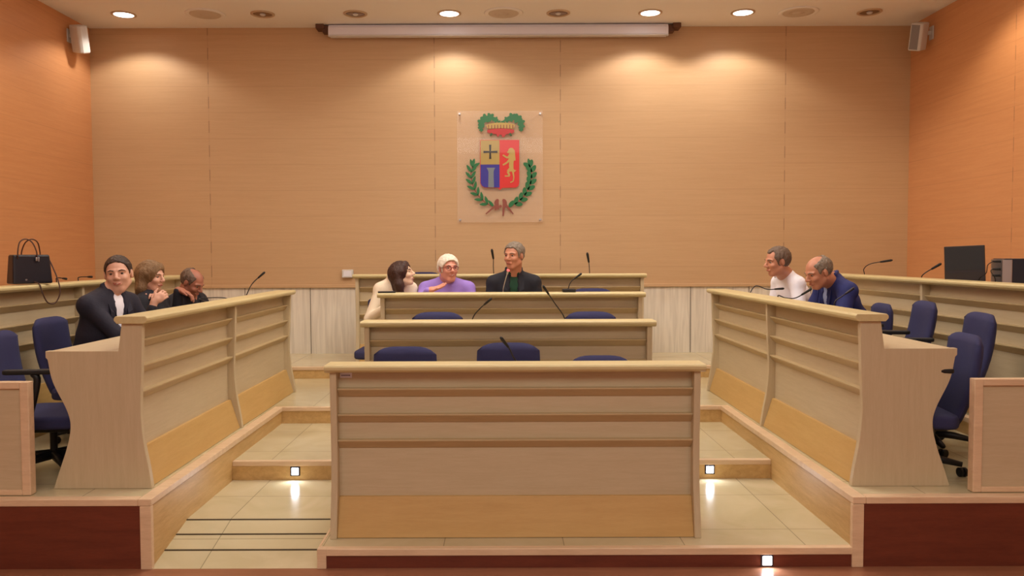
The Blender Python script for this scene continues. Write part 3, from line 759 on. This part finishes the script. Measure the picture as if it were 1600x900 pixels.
for q in ((.04, .04), (.32, .04), (.04, .22), (.32, .22)):
    bm = bmesh.new(); lathe(bm, [(.015, 0), (.015, .0119)], c=(q[0], q[1], 0), seg=12); obj('foot', bm, 'rubber', t)
for z in (.325, .27, .225):
    bm = bmesh.new(); lathe(bm, [(.006, -.062), (.009, -.04), (.009, -.0121)], c=(0, .04, z), seg=10, axis='X')
    obj('plug', bm, 'rubber', t)
t = thing('cable', 'thin black cables hanging between the monitor and the dark box', 'cable', (3.61, 5.68, W4))
bm = bmesh.new()
tube(bm, smooth_path([(-.095, .035, .325), (-.13, .04, .30), (-.13, .06, .24), (-.12, .16, .19), (-.06, .22, .10), (0, .2, .0045)], 7), .003, 6)
tube(bm, smooth_path([(-.095, .035, .27), (-.12, .02, .255), (-.10, 0, .20), (-.08, .04, .10), (-.06, .06, .004)], 7), .003, 6)
obj('wire', bm, 'rubber', t, smooth=True)

# ================================================================ PEOPLE
def V(*a): return np.array(a if len(a) > 1 else a[0], dtype=float)
def rotm(yaw=0, pitch=0, roll=0):
    """columns: forward, left, up. pitch > 0 looks down"""
    return np.array(Matrix.Rotation(R(yaw), 3, 'Z') @ Matrix.Rotation(R(pitch), 3, 'Y') @ Matrix.Rotation(R(roll), 3, 'X'))
class Field:
    """smooth union of rounded cones and ellipsoids sampled on a rectilinear grid, meshed by surface nets"""
    def __init__(self, xs, ys, zs):
        self.ax = [np.asarray(a, dtype=np.float64) for a in (xs, ys, zs)]
        self.F = np.full([len(a) for a in self.ax], 0.2, dtype=np.float32)
    def _win(self, lo, hi):
        sl = []
        for a, l, h in zip(self.ax, lo, hi):
            i = max(0, np.searchsorted(a, l) - 1); j = min(len(a), np.searchsorted(a, h) + 1)
            sl.append(slice(i, max(i + 1, j)))
        g = np.meshgrid(*[a[s] for a, s in zip(self.ax, sl)], indexing='ij')
        return tuple(sl), np.stack(g, -1)
    def _put(self, sl, d, k, sub):
        f = self.F[sl]
        if sub:
            d = -d
            if k > 0:
                h = np.clip(0.5 - 0.5 * (f - d) / k, 0, 1); r = f * (1 - h) + d * h + k * h * (1 - h)
            else: r = np.maximum(f, d)
        else:
            if k > 0:
                h = np.clip(0.5 + 0.5 * (f - d) / k, 0, 1); r = f * (1 - h) + d * h - k * h * (1 - h)
            else: r = np.minimum(f, d)
        self.F[sl] = r
    def cap(self, a, b, ra, rb=None, k=.015, sub=False):
        a, b = V(a), V(b); rb = ra if rb is None else rb
        m = max(ra, rb) + .05 + k
        sl, P = self._win(np.minimum(a, b) - m, np.maximum(a, b) + m)
        ab = b - a; t = np.clip(((P - a) @ ab) / max(ab @ ab, 1e-9), 0, 1)
        d = np.linalg.norm(P - a - t[..., None] * ab, axis=-1) - (ra + (rb - ra) * t)
        self._put(sl, d, k, sub); return self
    def ell(self, c, r, M=None, k=.015, sub=False):
        c, r = V(c), V(r); m = max(r) + .05 + k
        sl, P = self._win(c - m, c + m)
        q = P - c
        if M is not None: q = q @ M
        q = q / r; n = np.linalg.norm(q, axis=-1)
        g = np.linalg.norm(q / r, axis=-1)
        d = np.where(n > 1e-6, n * (n - 1) / np.maximum(g, 1e-6), -min(r))
        self._put(sl, d, k, sub); return self
    def plane(self, p, n):   # keep the side the normal points away from
        g = np.meshgrid(*self.ax, indexing='ij'); P = np.stack(g, -1)
        self.F = np.maximum(self.F, (P - V(p)) @ V(n)).astype(np.float32); return self
    def mesh(self, name, origin):
        F = self.F; ax = self.ax; inside = F < 0
        nx, ny, nz = F.shape
        X = np.stack(np.meshgrid(*ax, indexing='ij'), -1)
        corners = [(i, j, k) for i in (0, 1) for j in (0, 1) for k in (0, 1)]
        c_in = sum(inside[i:nx - 1 + i, j:ny - 1 + j, k:nz - 1 + k].astype(np.int8) for i, j, k in corners)
        act = (c_in > 0) & (c_in < 8)
        idx = np.full(act.shape, -1, dtype=np.int64); n = int(act.sum()); idx[act] = np.arange(n)
        ci, cj, ck = np.nonzero(act)
        acc = np.zeros((n, 3)); cnt = np.zeros(n)
        for a in range(8):
            for b in range(a + 1, 8):
                A, B = corners[a], corners[b]
                if sum(abs(A[q] - B[q]) for q in range(3)) != 1: continue
                fa = F[ci + A[0], cj + A[1], ck + A[2]]; fb = F[ci + B[0], cj + B[1], ck + B[2]]
                m = (fa < 0) != (fb < 0)
                t = fa[m] / (fa[m] - fb[m])
                pa = X[ci[m] + A[0], cj[m] + A[1], ck[m] + A[2]]; pb = X[ci[m] + B[0], cj[m] + B[1], ck[m] + B[2]]
                acc[m] += pa + (pb - pa) * t[:, None]; cnt[m] += 1
        verts = acc / cnt[:, None] - V(origin)
        quads = []
        for axis in range(3):
            s = [slice(1, -1)] * 3; s[axis] = slice(0, -1)
            lo = inside[tuple(s)]; s2 = list(s); s2[axis] = slice(1, None); hi = inside[tuple(s2)]
            for flip, m in ((False, lo & ~hi), (True, ~lo & hi)):
                i, j, k = np.nonzero(m)
                I = [i, j, k]
                for q in range(3):
                    if q != axis: I[q] = I[q] + 1
                u, v = [(1, 2), (2, 0), (0, 1)][axis]
                def at(du, dv):
                    J = [x.copy() for x in I]; J[u] -= du; J[v] -= dv; return idx[J[0], J[1], J[2]]
                q = np.stack([at(1, 1), at(0, 1), at(0, 0), at(1, 0)], -1)
                quads.append(q[:, ::-1] if flip else q)
        quads = np.concatenate(quads)
        quads = quads[(quads >= 0).all(1)]
        me = bpy.data.meshes.new(name); me.from_pydata(verts.tolist(), [], quads.tolist()); me.update(); me.shade_smooth()
        return me
def grid(lo, hi, step, fine=None, fstep=None):
    out = []; x = lo
    while x <= hi:
        out.append(x); x += fstep if fine and fine[0] <= x <= fine[1] else step
    return out
for nm, c in dict(skin_light=(222, 170, 146), skin_tan=(196, 134, 106), skin_red=(214, 146, 124), skin_pale=(226, 190, 162), skin_deep=(168, 108, 86)).items():
    mat(nm, srgb(*c), 0.5, var=.06, vscale=14)
for nm, c in dict(lip_red=(176, 100, 84), hair_dark=(58, 38, 28), hair_fair=(128, 98, 66), hair_white=(236, 222, 206), hair_grey=(126, 112, 98), hair_brown=(62, 34, 22), hair_salt=(104, 84, 70), hair_auburn=(58, 28, 18)).items():
    mat(nm, srgb(*c), 0.55, bump=.5, bscale=140, var=.25, vscale=40)
for nm, c in dict(cloth_navy=(30, 28, 46), cloth_black=(24, 24, 36), cloth_blue=(34, 42, 104), cloth_white=(246, 244, 255), cloth_cream=(236, 220, 196), cloth_purple=(158, 128, 214), cloth_olive=(120, 96, 66), cloth_green=(20, 66, 44),
                  cloth_lightblue=(150, 162, 206), cloth_collar=(88, 66, 150), trousers_dark=(34, 32, 40), shoe_black=(18, 16, 16), eye_white=(176, 154, 138), eye_dark=(44, 26, 20), tooth_white=(232, 220, 206), specs_red=(120, 36, 44)).items():
    mat(nm, srgb(*c), 0.8 if 'cloth' in nm or 'trous' in nm else .4, bump=.15 if 'cloth' in nm else 0, bscale=60)

def two_bone(a, c, l1, l2, hint):
    a, c = V(a), V(c); d = c - a; L = np.linalg.norm(d)
    if L > (l1 + l2) * .995: c = a + d / L * (l1 + l2) * .995; d = c - a; L = np.linalg.norm(d)
    u = d / L; x = (l1 * l1 - l2 * l2 + L * L) / (2 * L); h = math.sqrt(max(0, l1 * l1 - x * x))
    w = V(hint) - u * (V(hint) @ u); w /= np.linalg.norm(w)
    return a + u * x + w * h, c

def hand_prims(f, wrist, d, n, side, curl=.5, s=1.0, spread=1.0):
    """wrist point, finger direction d, palm normal n (the palm faces n), side=+1 thumb towards d x n"""
    d = V(d) / np.linalg.norm(d); n = V(n) - d * (V(n) @ d); n /= np.linalg.norm(n)
    t = np.cross(d, n) * side
    f.ell(wrist + d * .050 * s, V(.050, .042, .017) * s, np.stack([d, t, n], 1), k=.012)
    f.cap(wrist, wrist + d * .03 * s, .026 * s, .028 * s, k=.012)
    for i, (off, ln) in enumerate(((.030, .072), (.010, .080), (-.011, .074), (-.031, .058))):
        a = wrist + d * (.088 - abs(off) * .25) * s + t * off * s
        dd = d + t * off * 3.0 * spread; dd /= np.linalg.norm(dd)
        c1, c2 = curl, curl * 1.9
        b = a + (dd * math.cos(c1) + n * math.sin(c1)) * ln * .5 * s
        c = b + (dd * math.cos(c2) + n * math.sin(c2)) * ln * .32 * s
        e = c + (dd * math.cos(c2 * 1.35) + n * math.sin(c2 * 1.35)) * ln * .24 * s
        f.cap(a - dd * .012, b, .0100 * s, .0092 * s, k=.003); f.cap(b, c, .0092 * s, .0086 * s, k=.003); f.cap(c, e, .0086 * s, .0075 * s, k=.003)
    a = wrist + d * .030 * s + t * .026 * s
    b = a + (d * .65 + t * .75 + n * .2) * .042 * s; c = b + (d * .9 + t * .25 + n * .35) * .036 * s
    f.cap(a, b, .0150 * s, .0112 * s, k=.008); f.cap(b, c, .0110 * s, .0088 * s, k=.003)
    return wrist + d * .05

def rough_hair(me, amp):
    from mathutils import noise
    for v in me.vertices:
        c = v.co
        n = noise.noise(Vector((c.x * 60, c.y * 60, c.z * 22))) + .6 * noise.noise(Vector((c.x * 150, c.y * 150, c.z * 60)))
        v.co = c + v.normal * n * amp * 1.6

def person(label, pel, neck, head, fyaw, hyaw, hpitch=0, hroll=0, male=True, skin='skin_tan', arms=(), hair='short', hairmat='hair_dark',
           outfit='suit', cloth='cloth_navy', shirt='cloth_white', hs=1.0, floor=Z3, smile=False, glasses=False, sw=.185, belly=0.0, tie=None, facing_feet=None, sleeves=1.0, collar=None):
    pel, neck, head = V(pel), V(neck), V(head)
    root = thing('person', label, 'person', (pel[0], pel[1], floor))
    org = V(root.location)
    BF = rotm(fyaw); fw, lf = BF[:, 0], BF[:, 1]
    spine = neck - pel; Ls = np.linalg.norm(spine); su = spine / Ls
    front = fw - su * (fw @ su); front /= np.linalg.norm(front)
    TM = np.stack([front, np.cross(su, front), su], 1)
    H = rotm(hyaw, hpitch, hroll)
    def hp(x, y, z): return head + H @ (V(x, y, z) * hs)
    arms_w = []
    for side, spec in zip((1, -1), arms):
        sh = neck - su * .100 + lf * side * sw + front * .015
        el, wr = two_bone(sh, spec['w'], .285, .255, spec.get('hint', -V(0, 0, 1) * 1.0 + lf * side * .22 - fw * .25))
        arms_w.append((side, sh, el, wr, spec))
    hips = [pel + lf * s * .09 for s in (1, -1)]
    knees = [h + fw * .43 + V(0, 0, .03) for h in hips]
    kf = fw
    ankles = [V(k[0] - fw[0] * .05, k[1] - fw[1] * .05, floor + .09) for k in knees]
    # ---- grids
    allp = [pel, neck, head] + knees + ankles + [a[2] for a in arms_w] + [a[3] for a in arms_w]
    lo = np.min(allp, 0) - .24; hi = np.max(allp, 0) + .24; lo[2] = floor - .01
    def torso(f, t):
        k = .05
        f.ell(pel + su * .05, V(.125 + t, .17 + t, .13 + t), TM, k=k)
        f.ell(pel + su * Ls * .38 + front * belly * .6, V(.105 + belly + t, (.150 if male else .125) + belly * .5 + t, .17), TM, k=k)
        f.ell(pel + su * Ls * .68 + front * .01, V(.108 + t, (.165 if male else .14) + t, .17), TM, k=k)
        for s in (1, -1):
            sh = neck - su * .100 + lf * s * sw + front * .01
            f.cap(neck - su * .045, sh, .052 + t, .050 + t, k=.035)
            if not male: f.ell(pel + su * Ls * .64 + front * .095 + lf * s * .065, V(.05, .055, .055) + t, TM, k=.03)
    def armf(f, t, upto=1.0):
        for side, sh, el, wr, sp in arms_w:
            t = t * .6
            f.cap(sh, el, .050 + t, .042 + t, k=.03)
            e2 = el + (wr - el) * upto
            f.cap(el, e2, .042 + t, (.042 + (.027 - .042) * upto) + t, k=.02)
    # ---- body: one continuous mesh (head, neck, trunk, arms, hands, legs)
    hb = .17 * hs
    f = Field(grid(lo[0], hi[0], .0085, (head[0] - hb, head[0] + hb), .0052), grid(lo[1], hi[1], .0085, (head[1] - hb, head[1] + hb), .0052),
              grid(lo[2], hi[2], .011, (min([neck[2] - .05] + [a[3][2] - .09 for a in arms_w]), head[2] + .2), .0052))
    torso(f, -.006); armf(f, -.002)
    for h, kn, an in zip(hips, knees, ankles):
        f.cap(h, kn, .075, .052, k=.03); f.cap(kn, an, .050, .034, k=.02); f.cap(an, an + kf * .15 - V(0, 0, .055), .035, .028, k=.02)
    for side, sh, el, wr, sp in arms_w:
        if sp.get('hd') is not None: hand_prims(f, wr, sp['hd'], sp['hn'], sp.get('ts', side), sp.get('curl', .5), 1.0 if male else .9, sp.get('spread', 1.0))
    nr = .062 if male else .047
    f.cap(hp(-.022, 0, -.06), neck - su * .02, nr * .98, nr * 1.12, k=.025)
    def cran(f, g=0.0, k=.02):
        f.ell(hp(-.014, 0, .030), V(.100 + g, .078 + g, .090 + g) * hs, H, k=k)
    cran(f, 0, .02)
    wj = (1.10 if hair == 'crop' else 1.03) if male else .90
    f.ell(hp(.028, 0, -.030), V(.062, .060 * wj, .082) * hs, H, k=.025)
    f.cap(hp(.060, .013, -.094), hp(.060, -.013, -.094), .019 * hs, .019 * hs, k=.02)
    for s in (1, -1):
        f.cap(hp(-.004, s * .056 * wj, -.05), hp(.05, s * .02, -.092), .017 * hs, .017 * hs, k=.02)
        f.ell(hp(.064, s * .037, -.022), V(.024, .024, .022) * hs, H, k=.015)
        f.cap(hp(.086, s * .012, .030), hp(.070, s * .052, .026), .0095 * hs, .008 * hs, k=.012)
        f.ell(hp(.104, s * .033, .009), V(.022, .019, .013) * hs, H, k=.008, sub=True)
        f.ell(hp(-.010, s * .081, .000), V(.017, .0085, .031) * hs, H, k=.004)
        f.ell(hp(.100, s * .013, -.024), V(.011, .009, .008) * hs, H, k=.005)
    f.cap(hp(.088, 0, .018), hp(.112, 0, -.018), .0085 * hs, .0125 * hs, k=.010)
    f.ell(hp(.088, 0, -.058), V(.012, .026, .010) * hs, H, k=.006)
    if smile:
        f.cap(hp(.098, -.020, -.0535), hp(.100, 0, -.0575), .0050 * hs, .0055 * hs, k=.003, sub=True); f.cap(hp(.100, 0, -.0575), hp(.098, .020, -.0535), .0055 * hs, .0050 * hs, k=.003, sub=True)
    me = f.mesh('body', org)
    body = bpy.data.objects.new('body', me); COL.objects.link(body); body.parent = root
    me.materials.append(MATS[skin]); me.materials.append(MATS['lip_red'])
    co = np.empty(len(me.vertices) * 3); me.vertices.foreach_get('co', co); co = co.reshape(-1, 3) + org
    q = ((co - head) @ H) / hs
    lw = .031 if smile else .023
    zc_ = -.058 + (9.0 * q[:, 1] ** 2 if smile else 0)
    lip = (np.abs(q[:, 1]) < lw) & (q[:, 0] > .06) & (np.abs(q[:, 2] - zc_) < .0085 * (1 - .55 * (np.abs(q[:, 1]) / lw) ** 2))
    mi = np.array([1 if all(lip[v] for v in p.vertices) else 0 for p in me.polygons], dtype=np.int32) if True else 0
    me.polygons.foreach_set('material_index', mi)
    if smile:
        bm = bmesh.new(); tube(bm, [Vector(hp(.0915 - 14 * y * y, y, -.0570 + 9 * y * y) - org) for y in np.linspace(-.019, .019, 7)], .0045 * hs, 6); obj('teeth', bm, 'tooth_white', root, smooth=True)
    # eyes and brows
    for s in (1, -1):
        bm = bmesh.new(); lathe(bm, [(.0001 + .0125 * hs * math.sin(a), -.0125 * hs * math.cos(a)) for a in np.linspace(.05, 3.09, 10)], seg=14)
        bmesh.ops.transform(bm, matrix=Matrix.Translation(Vector(hp(.0725, s * .033, .010) - org)) @ Matrix(H.tolist()).to_4x4() @ Matrix.Diagonal((1, 1, .62 if smile else .78, 1)) @ Matrix.Rotation(R(90), 4, 'Y'), verts=bm.verts)
        eye = obj('eye', bm, ['eye_white', 'eye_dark'], root, smooth=True)
        c = Vector(hp(.0725, s * .033, .010) - org); F_ = Vector(H[:, 0])
        for p in eye.data.polygons:
            if (p.center - c).normalized().dot(F_) > .72: p.material_index = 1
        bm = bmesh.new(); tube(bm, [Vector(hp(.0925, s * .014, .028) - org), Vector(hp(.0895, s * .034, .034) - org), Vector(hp(.076, s * .053, .028) - org)], [.0035, .004, .0025], 6)
        obj('eyebrow', bm, hairmat if hairmat != 'hair_white' else 'hair_grey', root, smooth=True)
    # ---- hair
    if hair:
        zlo = head[2] - (.30 if hair in ('long', 'bob') else .16) * 1.0
        f = Field(*[grid(head[i] - .19, head[i] + .19, .0055) for i in (0, 1)], grid(zlo, head[2] + .17, .0055))
        g = {'short': .010, 'crop': .007, 'full': .017, 'balding': .005, 'long': .016, 'bob': .013, 'receding': .011}[hair]
        f.ell(hp(-.018, 0, .034), V(.102 + g, .079 + g, .090 + g) * hs, H, k=0)
        if hair in ('long', 'bob'):
            L_ = .16 if hair == 'long' else .17
            for s in (1, -1):
                f.cap(hp(-.03, s * .070, .03), hp(-.035, s * .078, -.10) , .036, .036, k=.03)
                f.cap(hp(-.035, s * .078, -.09), hp(-.045, s * .068, -.04 - L_), .036, .026, k=.03)
            f.cap(hp(-.07, 0, .0), hp(-.085, 0, -.05 - L_), .060, .045, k=.05)
            f.cap(hp(.050, .030, .095), hp(.015, .078, .03), .022, .024, k=.02); f.cap(hp(.050, -.030, .095), hp(.015, -.078, .03), .022, .024, k=.02)
            f.ell(hp(.105, 0, -.035), V(.085, .066, .108) * hs, H, k=.012, sub=True)
            f.cap(hp(-.02, 0, -.05), hp(.04, 0, -.22), .050, .060, k=.01, sub=True)
        else:
            f.ell(hp(.100, 0, -.030), V(.095, .098, {'short': .112, 'crop': .124, 'full': .110, 'balding': .150, 'receding': .122}[hair]) * hs, H, k=.006, sub=True)
            f.plane(hp(0, 0, -.045), H @ V(.25, 0, -1.0))
            for s in (1, -1): f.ell(hp(.000, s * .088, -.008), V(.024, .03, .040) * hs, H, k=.004, sub=True)
            if hair in ('crop', 'short'):
                for s in (1, -1):
                    f.ell(hp(.098, s * .034, -.010), V(.080, .062, .098) * hs, H, k=.006, sub=True)
            if hair == 'balding': f.ell(hp(.030, 0, .115), V(.095, .060, .060) * hs, H, k=.01, sub=True)
            if hair == 'receding':
                for s in (1, -1): f.ell(hp(.085, s * .050, .085), V(.045, .030, .045) * hs, H, k=.008, sub=True)
        me = f.mesh('hair', org); rough_hair(me, .0035 if hair in ('short', 'full', 'receding', 'balding') else .0025); o = bpy.data.objects.new('hair', me); COL.objects.link(o); o.parent = root; me.materials.append(MATS[hairmat])
    # ---- shirt (or the only top)
    def top(name, m, t, v=0.0, neckhole=.062, upto=.97, lo_cut=None, arms_on=True):
        f = Field(grid(lo[0], hi[0], .0085), grid(lo[1], hi[1], .0085), grid(pel[2] - .17, max(neck[2], max([a[2][2] for a in arms_w] + [a[3][2] for a in arms_w])) + .13, .0075))
        torso(f, t)
        if arms_on: armf(f, t, upto)
        if t > .015: 
            f.cap(pel + su * .02, pel - su * .06, .16, .15, k=.05)
        # open neck
        f.cap(neck - su * .01, neck + su * .16, neckhole, neckhole + .02, k=.006, sub=True)
        f.cap(hp(-.02, 0, -.06), neck, neckhole, neckhole, k=.004, sub=True)
        if v > 0:
            a = neck + front * .07 + su * .02; b = pel + su * Ls * (1 - v) + front * (.118 + belly + .03)
            for q in np.linspace(0, 1, 8):
                p = a + (b - a) * q; w = .062 * (1 - q) + .012 * q
                f.ell(p + front * .05, V(.075, w, .055), TM, k=0, sub=True)
        for kx, kn in zip(hips, knees):
            f.cap(kx + fw * .16, kn, .086, .09, k=.004, sub=True)
        f.plane(pel - su * .11, -su)
        if name in ('jacket', 'cardigan'):
            for s in (1, -1):
                A_, B_, C_ = neck + su * .026 - front * .060, neck + su * .030 + lf * s * .066 - front * .005, neck - su * .015 + lf * s * .066 + front * .058
                f.cap(A_, B_, .013, .014, k=.008); f.cap(B_, C_, .014, .013, k=.008); f.cap(neck - su * .01 - front * .055, B_ - su * .03, .02, .02, k=.01)
        me = f.mesh(name, org); o = bpy.data.objects.new(name, me); COL.objects.link(o); o.parent = root; me.materials.append(MATS[m]); return o
    if outfit == 'suit':
        top('shirt', shirt, .006, v=.16, neckhole=.058, upto=1.0, arms_on=False)
        top('jacket', cloth, .022, v=.62, neckhole=.060, upto=.96)
        # lapels
        for s in (1, -1):
            a = neck - su * .0 + front * .055 + lf * s * .062; b = pel + su * Ls * .40 + front * (.128 + belly) + lf * s * .012
            mid = pel + su * Ls * .74 + front * (.128) + lf * s * .062
            bm = bmesh.new()
            A = [Vector(p - org) for p in (a, a + lf * s * .030 - su * .02, mid + lf * s * .030 + front * .006 + su * .02, mid + lf * s * .028 - su * .01 + front * .008, b + front * .012, b - lf * s * .012 + front * .010, mid - lf * s * .012 + front * .008)]
            vs = [bm.verts.new(p) for p in A]; bm.faces.new(vs)
            r_ = bmesh.ops.extrude_face_region(bm, geom=bm.faces[:]); bmesh.ops.translate(bm, verts=[x for x in r_['geom'] if isinstance(x, bmesh.types.BMVert)], vec=Vector(front) * .006)
            obj('lapel', bm, cloth, root, bevel=.002)
    elif outfit == 'cardigan':
        top('blouse', shirt, .005, v=.18, neckhole=.05, arms_on=False)
        top('cardigan', cloth, .018, v=.58, neckhole=.066, upto=.96)
    elif outfit == 'sweater':
        top('sweater', cloth, .016, v=.12, neckhole=.056, upto=.80)
    else:
        top('shirt', cloth, .016, v=.14, neckhole=.058, upto=sleeves)
    if collar:
        bm = bmesh.new()
        for s in (1, -1):
            P = [neck + su * .026 - front * .052, neck + su * .026 + lf * s * .058 - front * .01, neck + su * .018 + lf * s * .045 + front * .050, neck - su * .010 + lf * s * .034 + front * .078]
            tube(bm, [Vector(p - org) for p in [np.array(q_) for q_ in smooth_path([Vector(x) for x in P], 4)]], [.009] * 8 + [.010] * 4 + [.006], 8)
        obj('collar', bm, collar, root, smooth=True)
    # ---- trousers and shoes
    f = Field(grid(lo[0], hi[0], .0105), grid(lo[1], hi[1], .0105), grid(floor - .01, pel[2] + .20, .0105))
    f.ell(pel + su * .02, V(.142, .186, .135), TM, k=.03)
    for h, kn, an in zip(hips, knees, ankles): f.cap(h, kn, .088, .066, k=.03); f.cap(kn, an + V(0, 0, .01), .064, .055, k=.02)
    me = f.mesh('trousers', org); o = bpy.data.objects.new('trousers', me); COL.objects.link(o); o.parent = root; me.materials.append(MATS['trousers_dark'])
    for an in ankles:
        f = Field(grid(an[0] - .30, an[0] + .30, .01), grid(an[1] - .30, an[1] + .30, .01), grid(floor - .02, an[2] + .06, .008))
        f.cap(an - V(0, 0, .03), an + kf * .17 - V(0, 0, .052), .052, .036, k=.02); f.plane(V(0, 0, floor + .001), V(0, 0, -1))
        me = f.mesh('shoe', org); o = bpy.data.objects.new('shoe', me); COL.objects.link(o); o.parent = root; me.materials.append(MATS['shoe_black'])
    if glasses:
        bm = bmesh.new()
        for s in (1, -1):
            c = V(.104, s * .034, .008)
            tube(bm, [Vector(hp(c[0] - .10 * (abs(s * .034 + .024 * math.cos(a)) ** 2) * 8, c[1] + .025 * math.cos(a), c[2] + .017 * math.sin(a)) - org) for a in np.linspace(0, 6.28, 17)[:-1]], .0024, 6, closed=True)
            tube(bm, [Vector(hp(.094, s * .059, .014) - org), Vector(hp(.06, s * .078, .014) - org), Vector(hp(-.01, s * .087, .012) - org)], .0024, 6)
        tube(bm, [Vector(hp(.104, .010, .012) - org), Vector(hp(.107, 0, .014) - org), Vector(hp(.104, -.010, .012) - org)], .0022, 6)
        obj('glasses', bm, 'specs_red', root, smooth=True)
    return root, hp, org
D = np.array
SEAT = .12
UP = V(0, 0, 1)
def H_(px, py, Y): return V(*U(px, py, Y))
# -- centre: woman, man in purple, man in dark jacket
hd = H_(629, 428.5, 7.10)
person('woman with dark shoulder-length hair in a cream cardigan, head turned right', (-.99, 7.30, Z3 + .50), (-.945, 7.17, 1.385), hd, -66, -8, -14, 0, male=False, skin='skin_pale',
       hair='bob', hairmat='hair_auburn', outfit='cardigan', cloth='cloth_cream', shirt='cloth_olive', hs=.93, sw=.135,
       arms=(dict(w=V(-.80, 6.93, 1.155), hd=V(-.2, -1, 0), hn=-UP, curl=.3), dict(w=V(-.99, 6.90, 1.150), hd=V(.6, -.7, 0), hn=-UP, curl=.3, hint=V(-.62, .05, -1))))
hd = H_(701, 420.5, 7.15)
person('white-haired man in a purple shirt and red glasses, one hand raised', (-.50, 7.33, Z3 + .50), (-.49, 7.24, 1.388), hd, -88, -66, -2, 0, skin='skin_red', hair='full', hairmat='hair_white',
       outfit='shirt', cloth='cloth_purple', hs=.98, sw=.190, belly=.05, smile=True, glasses=True, collar='cloth_purple',
       arms=(dict(w=V(-.20, 6.93, 1.15), hd=V(-.8, -.5, 0), hn=-UP, curl=.3), dict(w=H_(669, 454, 6.88), hd=V(.93, -.05, .28), hn=V(-.25, -.35, 1), curl=.12, ts=1, hint=V(-.6, -.1, -1), spread=.5)))
hd = H_(803, 400.5, 7.15)
person('grey-haired man in a dark jacket over a green shirt, looking left', (.11, 7.35, Z3 + .52), (.115, 7.24, 1.440), hd, -90, -122, 3, 0, skin='skin_tan', hair='short', hairmat='hair_grey',
       outfit='suit', cloth='cloth_black', shirt='cloth_green', hs=.98, sw=.178, belly=.02, collar='cloth_green',
       arms=(dict(w=V(.36, 6.98, 1.15), hd=V(-.9, -.4, 0), hn=-UP, curl=.3), dict(w=V(-.14, 6.96, 1.15), hd=V(.9, -.4, 0), hn=-UP, curl=.3)))
# -- left: smiling man, fair-haired woman, bending man
hd = H_(185, 427, 5.46)
person('smiling man in a dark navy suit and white shirt, facing the camera', (-2.76, 5.44, Z3 + .50), (-2.66, 5.44, 1.368), hd, -22, -72, 2, 4, skin='skin_light', hair='crop', hairmat='hair_dark',
       outfit='suit', cloth='cloth_navy', shirt='cloth_white', hs=1.02, sw=.165, smile=True, belly=.03,
       arms=(dict(w=V(-2.24, 5.66, 1.125), hd=V(.5, -.8, 0), hn=-UP, curl=.3), dict(w=V(-2.28, 5.30, 1.125), hd=V(.6, .7, 0), hn=-UP, curl=.3, hint=V(-.1, -.25, -1))))
hd = H_(237, 431, 6.15)
person('woman with fair shoulder-length hair in dark clothes, hands clasped at her chin', (-2.80, 6.22, Z3 + .50), (-2.70, 6.16, 1.335), hd, 0, -12, 6, 0, male=False, skin='skin_light', hair='long', hairmat='hair_fair',
       outfit='sweater', cloth='cloth_black', hs=.93, sw=.155,
       arms=(dict(w=H_(238, 468, 6.12), hd=V(.45, -.60, .55), hn=V(.4, -.9, .1), curl=.75, ts=-1, hint=V(.1, .5, -1)), dict(w=H_(240, 470, 5.92), hd=V(.55, .25, .50), hn=V(-.2, .95, 0), curl=.75, ts=1, hint=V(.1, -.5, -1))))
hd = H_(300, 441, 6.70)
person('balding man in a dark jacket bending over the left desk, hand at his face', (-2.82, 6.90, Z3 + .50), (-2.67, 6.82, 1.300), hd, -10, -14, 30, 0, skin='skin_deep', hair='balding', hairmat='hair_salt',
       outfit='suit', cloth='cloth_black', shirt='cloth_black', hs=.96, sw=.185,
       arms=(dict(w=V(-2.28, 6.95, 1.13), hd=V(.5, -.8, 0), hn=-UP, curl=.4), dict(w=H_(278, 452, 6.42), hd=V(.85, .1, -.25), hn=V(.1, -.1, -1), curl=.5, ts=-1, hint=V(.2, -.5, -1))))
# -- right: white shirt and bright blue suit
hd = H_(1214, 411, 6.70)
person('man in a white shirt leaning on the right desk, looking to the left', (2.74, 6.92, Z3 + .50), (2.42, 6.84, 1.435), hd, 184, 190, 8, 0, skin='skin_tan', hair='receding', hairmat='hair_salt',
       outfit='shirt', cloth='cloth_white', hs=.98, sw=.185, belly=.03, collar='cloth_white',
       arms=(dict(w=V(2.22, 6.62, 1.135), hd=V(-.2, .9, 0), hn=-UP, curl=.3, hint=V(.5, -.5, -1)), dict(w=V(2.16, 7.02, 1.135), hd=V(-.2, -.9, 0), hn=-UP, curl=.3)))
hd = H_(1279, 428, 6.08)
person('balding man in a bright blue suit and light blue shirt, looking down', (2.84, 6.28, Z3 + .50), (2.55, 6.17, 1.405), hd, 186, 192, 22, 0, skin='skin_tan', hair='balding', hairmat='hair_grey',
       outfit='suit', cloth='cloth_blue', shirt='cloth_lightblue', hs=1.0, sw=.185, belly=.03, collar='cloth_white',
       arms=(dict(w=V(2.27, 5.96, 1.135), hd=V(-.3, .9, 0), hn=-UP, curl=.3, hint=V(.5, -.5, -1)), dict(w=V(2.20, 6.34, 1.135), hd=V(-.3, -.9, 0), hn=-UP, curl=.3)))
